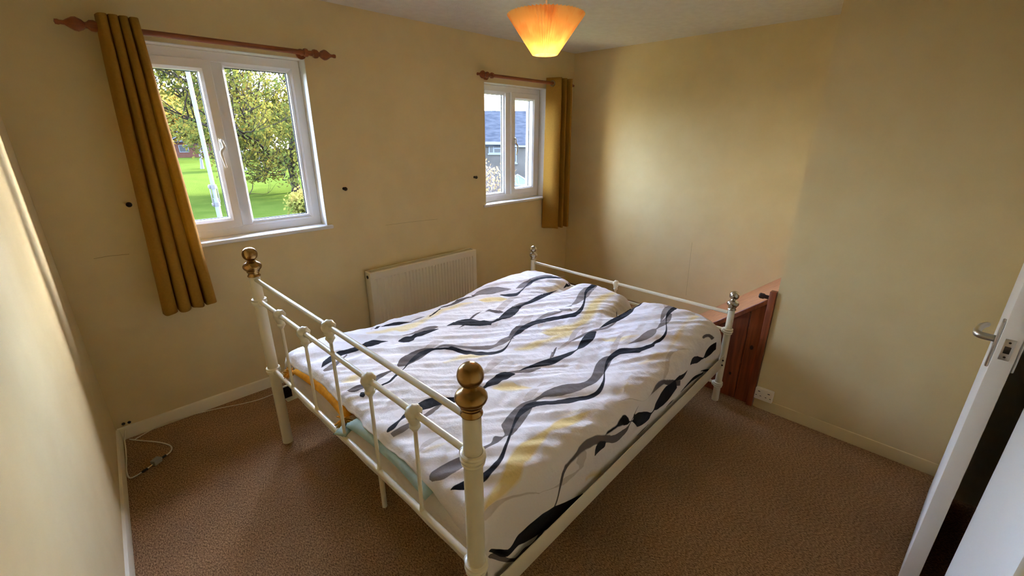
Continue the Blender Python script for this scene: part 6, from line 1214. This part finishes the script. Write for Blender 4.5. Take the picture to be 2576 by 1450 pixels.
# brick building beyond the lawn
BRICK = noisy('red_brick_far', oc(0.10, 0.045, 0.03), oc(0.13, 0.06, 0.04), 3, 0.9, spec=0.02)
ROOFM = noisy('grey_roof_tiles', oc(0.040, 0.045, 0.055), oc(0.065, 0.07, 0.08), 2.0, 0.9, 0.3, stretch=(1, 1, 4), dist=0.05, spec=0.0)
RENDER = noisy('beige_render', oc(0.085, 0.075, 0.062), oc(0.11, 0.098, 0.082), 1.5, 0.9, spec=0.02)
FASCIA = mat('white_fascia', oc(0.20, 0.21, 0.23), 0.6, 0, 0.1)
PANE = mat('dark_house_pane', oc(0.05, 0.055, 0.055), 0.3, 0, 0.15)
def gable_roof(bm, x0, x1, y0, y1, z0, z1, ov=0.3, th=0.15):
    ym = (y0+y1)/2; s = (z1-z0)/(ym-y0)
    pts = [(y0-ov, z0-ov*s), (ym, z1), (y1+ov, z0-ov*s), (y1+ov, z0-ov*s-th), (ym, z1-th), (y0-ov, z0-ov*s-th)]
    A = [bm.verts.new((x0-ov, a, b)) for a, b in pts]; B = [bm.verts.new((x1+ov, a, b)) for a, b in pts]
    bm.faces.new((A[0], A[1], A[4], A[5])); bm.faces.new((A[1], A[2], A[3], A[4])); bm.faces.new((B[0], B[5], B[4], B[1])); bm.faces.new((B[1], B[4], B[3], B[2]))
    for q in range(6): bm.faces.new((A[q], A[(q+1) % 6], B[(q+1) % 6], B[q]))
bb = empty('brick_building', (14.0, 96.0, GZ)); tag(bb, 'low red brick building beyond the lawn', 'building')
bm = bmesh.new(); box(bm, -9, 9, 0, 7, -0.3, 3.0); fin('wall', bm, BRICK, bb)
bm = bmesh.new(); gable_roof(bm, -9, 9, 0, 7, 3.0, 5.2); fin('roof', bm, ROOFM, bb)
for xx in (-5.5, -2.5, 1.0, 4.0):
    bm = bmesh.new(); frame_rect(bm, xx, xx+1.4, 1.0, 2.2, 0.08, -0.05, 0.02); w = fin('window', bm, FASCIA, bb)
    bm = bmesh.new(); box(bm, xx+0.05, xx+1.35, -0.02, 0.01, 1.05, 2.15); fin('pane', bm, PANE, w)

# house across from the small window, square on to the viewer
DH_ = 33.0
ang = radians(45.0)
hx, hy = DH_*sin(ang), DH_*cos(ang)
HG = -4.1
def floorz(py): return 1.6-(py-337.5)/1089/cos(PITCH)*DH_*1.0
ho = empty('house', (hx, hy, HG), -ang); tag(ho, 'beige rendered house with grey roof seen through the small window', 'house')
def px2x(px): return (px-1288)/1089*DH_/cos(0)*0.95
zE, zR, zE2 = 1.02-HG, 2.62-HG, 0.76-HG
bm = bmesh.new(); box(bm, -7.0, 0.0, 0, 8, -0.2, zE); fin('wall', bm, RENDER, ho)
bm = bmesh.new(); box(bm, 0.0, 7.0, -0.25, 8, -0.2, zE2); fin('wall', bm, RENDER, ho)
bm = bmesh.new(); gable_roof(bm, -7, 7, 0, 8, zE, zR+0.7, 0.25); fin('roof', bm, ROOFM, ho)
bm = bmesh.new(); box(bm, -7.2, 0.0, -0.42, -0.25, zE-0.16, zE+0.03); fin('fascia', bm, FASCIA, ho)
bm = bmesh.new(); box(bm, 0.0, 7.2, -0.42, -0.25, zE2-0.06, zE2+0.06); fin('fascia', bm, FASCIA, ho)
bm = bmesh.new()
pts = [(-0.30, zE2+0.02), (-0.30, zE2+0.1), (1.6, zE+0.9), (1.6, zE+0.1)]
A = [bm.verts.new((0.0, a, b)) for a, b in pts]; B = [bm.verts.new((7.2, a, b)) for a, b in pts]
bm.faces.new(A); bm.faces.new(B[::-1])
for q in range(4): bm.faces.new((A[q], A[(q+1) % 4], B[(q+1) % 4], B[q]))
fin('lean_to_roof', bm, ROOFM, ho)
def house_window(x0, x1, z0, z1, y, mulls, trans=None):
    bm = bmesh.new(); frame_rect(bm, x0, x1, z0, z1, 0.07, y-0.06, y+0.02)
    for m_ in mulls: box(bm, m_-0.045, m_+0.045, y-0.06, y+0.02, z0+0.03, z1-0.03)
    if trans: box(bm, trans[0], trans[1], y-0.06, y+0.02, trans[2]-0.04, trans[2]+0.04)
    box(bm, x0-0.06, x1+0.06, y-0.12, y+0.02, z0-0.09, z0)
    w = fin('window', bm, FASCIA, ho)
    bm = bmesh.new(); box(bm, x0+0.05, x1-0.05, y-0.03, y+0.005, z0+0.05, z1-0.05); fin('pane', bm, PANE, w)
house_window(-1.62, -0.42, zE-0.78, zE-0.18, 0.0, (-1.26, -0.72), (-1.26, -0.72, zE-0.42))
house_window(-0.05, 0.42, zE2-1.15, zE2-0.12, -0.25, (0.2,))
house_window(-5.2, -3.6, zE-1.1, zE-0.2, 0.0, (-4.4,))
# conservatory
co = empty('conservatory', (hx-2.4, hy-2.0, HG), -ang); tag(co, 'white framed glass conservatory below the house wall', 'conservatory')
def cpt(x, y, z): return (x, y, z)
cz0, cz1 = -1.62-HG, -0.98-HG
cx0, cx1, cy0, cy1 = -0.1, 1.75, -0.6, 0.9
apex = (0.72, 0.15, cz1)
corners = [(cx0, cy0, cz0), (cx1, cy0, cz0), (cx1, cy1, cz0), (cx0, cy1, cz0)]
bm = bmesh.new()
for c in corners: tube(bm, c, apex, 0.035, seg=6); tube(bm, (c[0], c[1], 0), c, 0.045, seg=6)
for a in range(4):
    tube(bm, corners[a], corners[(a+1) % 4], 0.05, seg=6)
    mid = [(corners[a][q]+corners[(a+1) % 4][q])/2 for q in range(3)]
    tube(bm, mid, apex, 0.025, seg=6); tube(bm, (mid[0], mid[1], 0), mid, 0.035, seg=6)
fin('frame', bm, FASCIA, co, 40)
CGL = mat('pale_conservatory_glass', oc(0.09, 0.11, 0.12), 0.4, 0, 0.1)
bm = bmesh.new(); ap = bm.verts.new(apex); cv = [bm.verts.new(c) for c in corners]
for a in range(4): bm.faces.new((cv[a], cv[(a+1) % 4], ap))
fin('roof_glass', bm, CGL, co)
bm = bmesh.new(); box(bm, cx0+0.03, cx1-0.03, cy0+0.03, cy1-0.03, 0.7, cz0-0.03); fin('side_glass', bm, CGL, co)
bm = bmesh.new(); box(bm, cx0, cx1, cy0, cy1, -0.2, 0.7); fin('dwarf_wall', bm, RENDER, co)
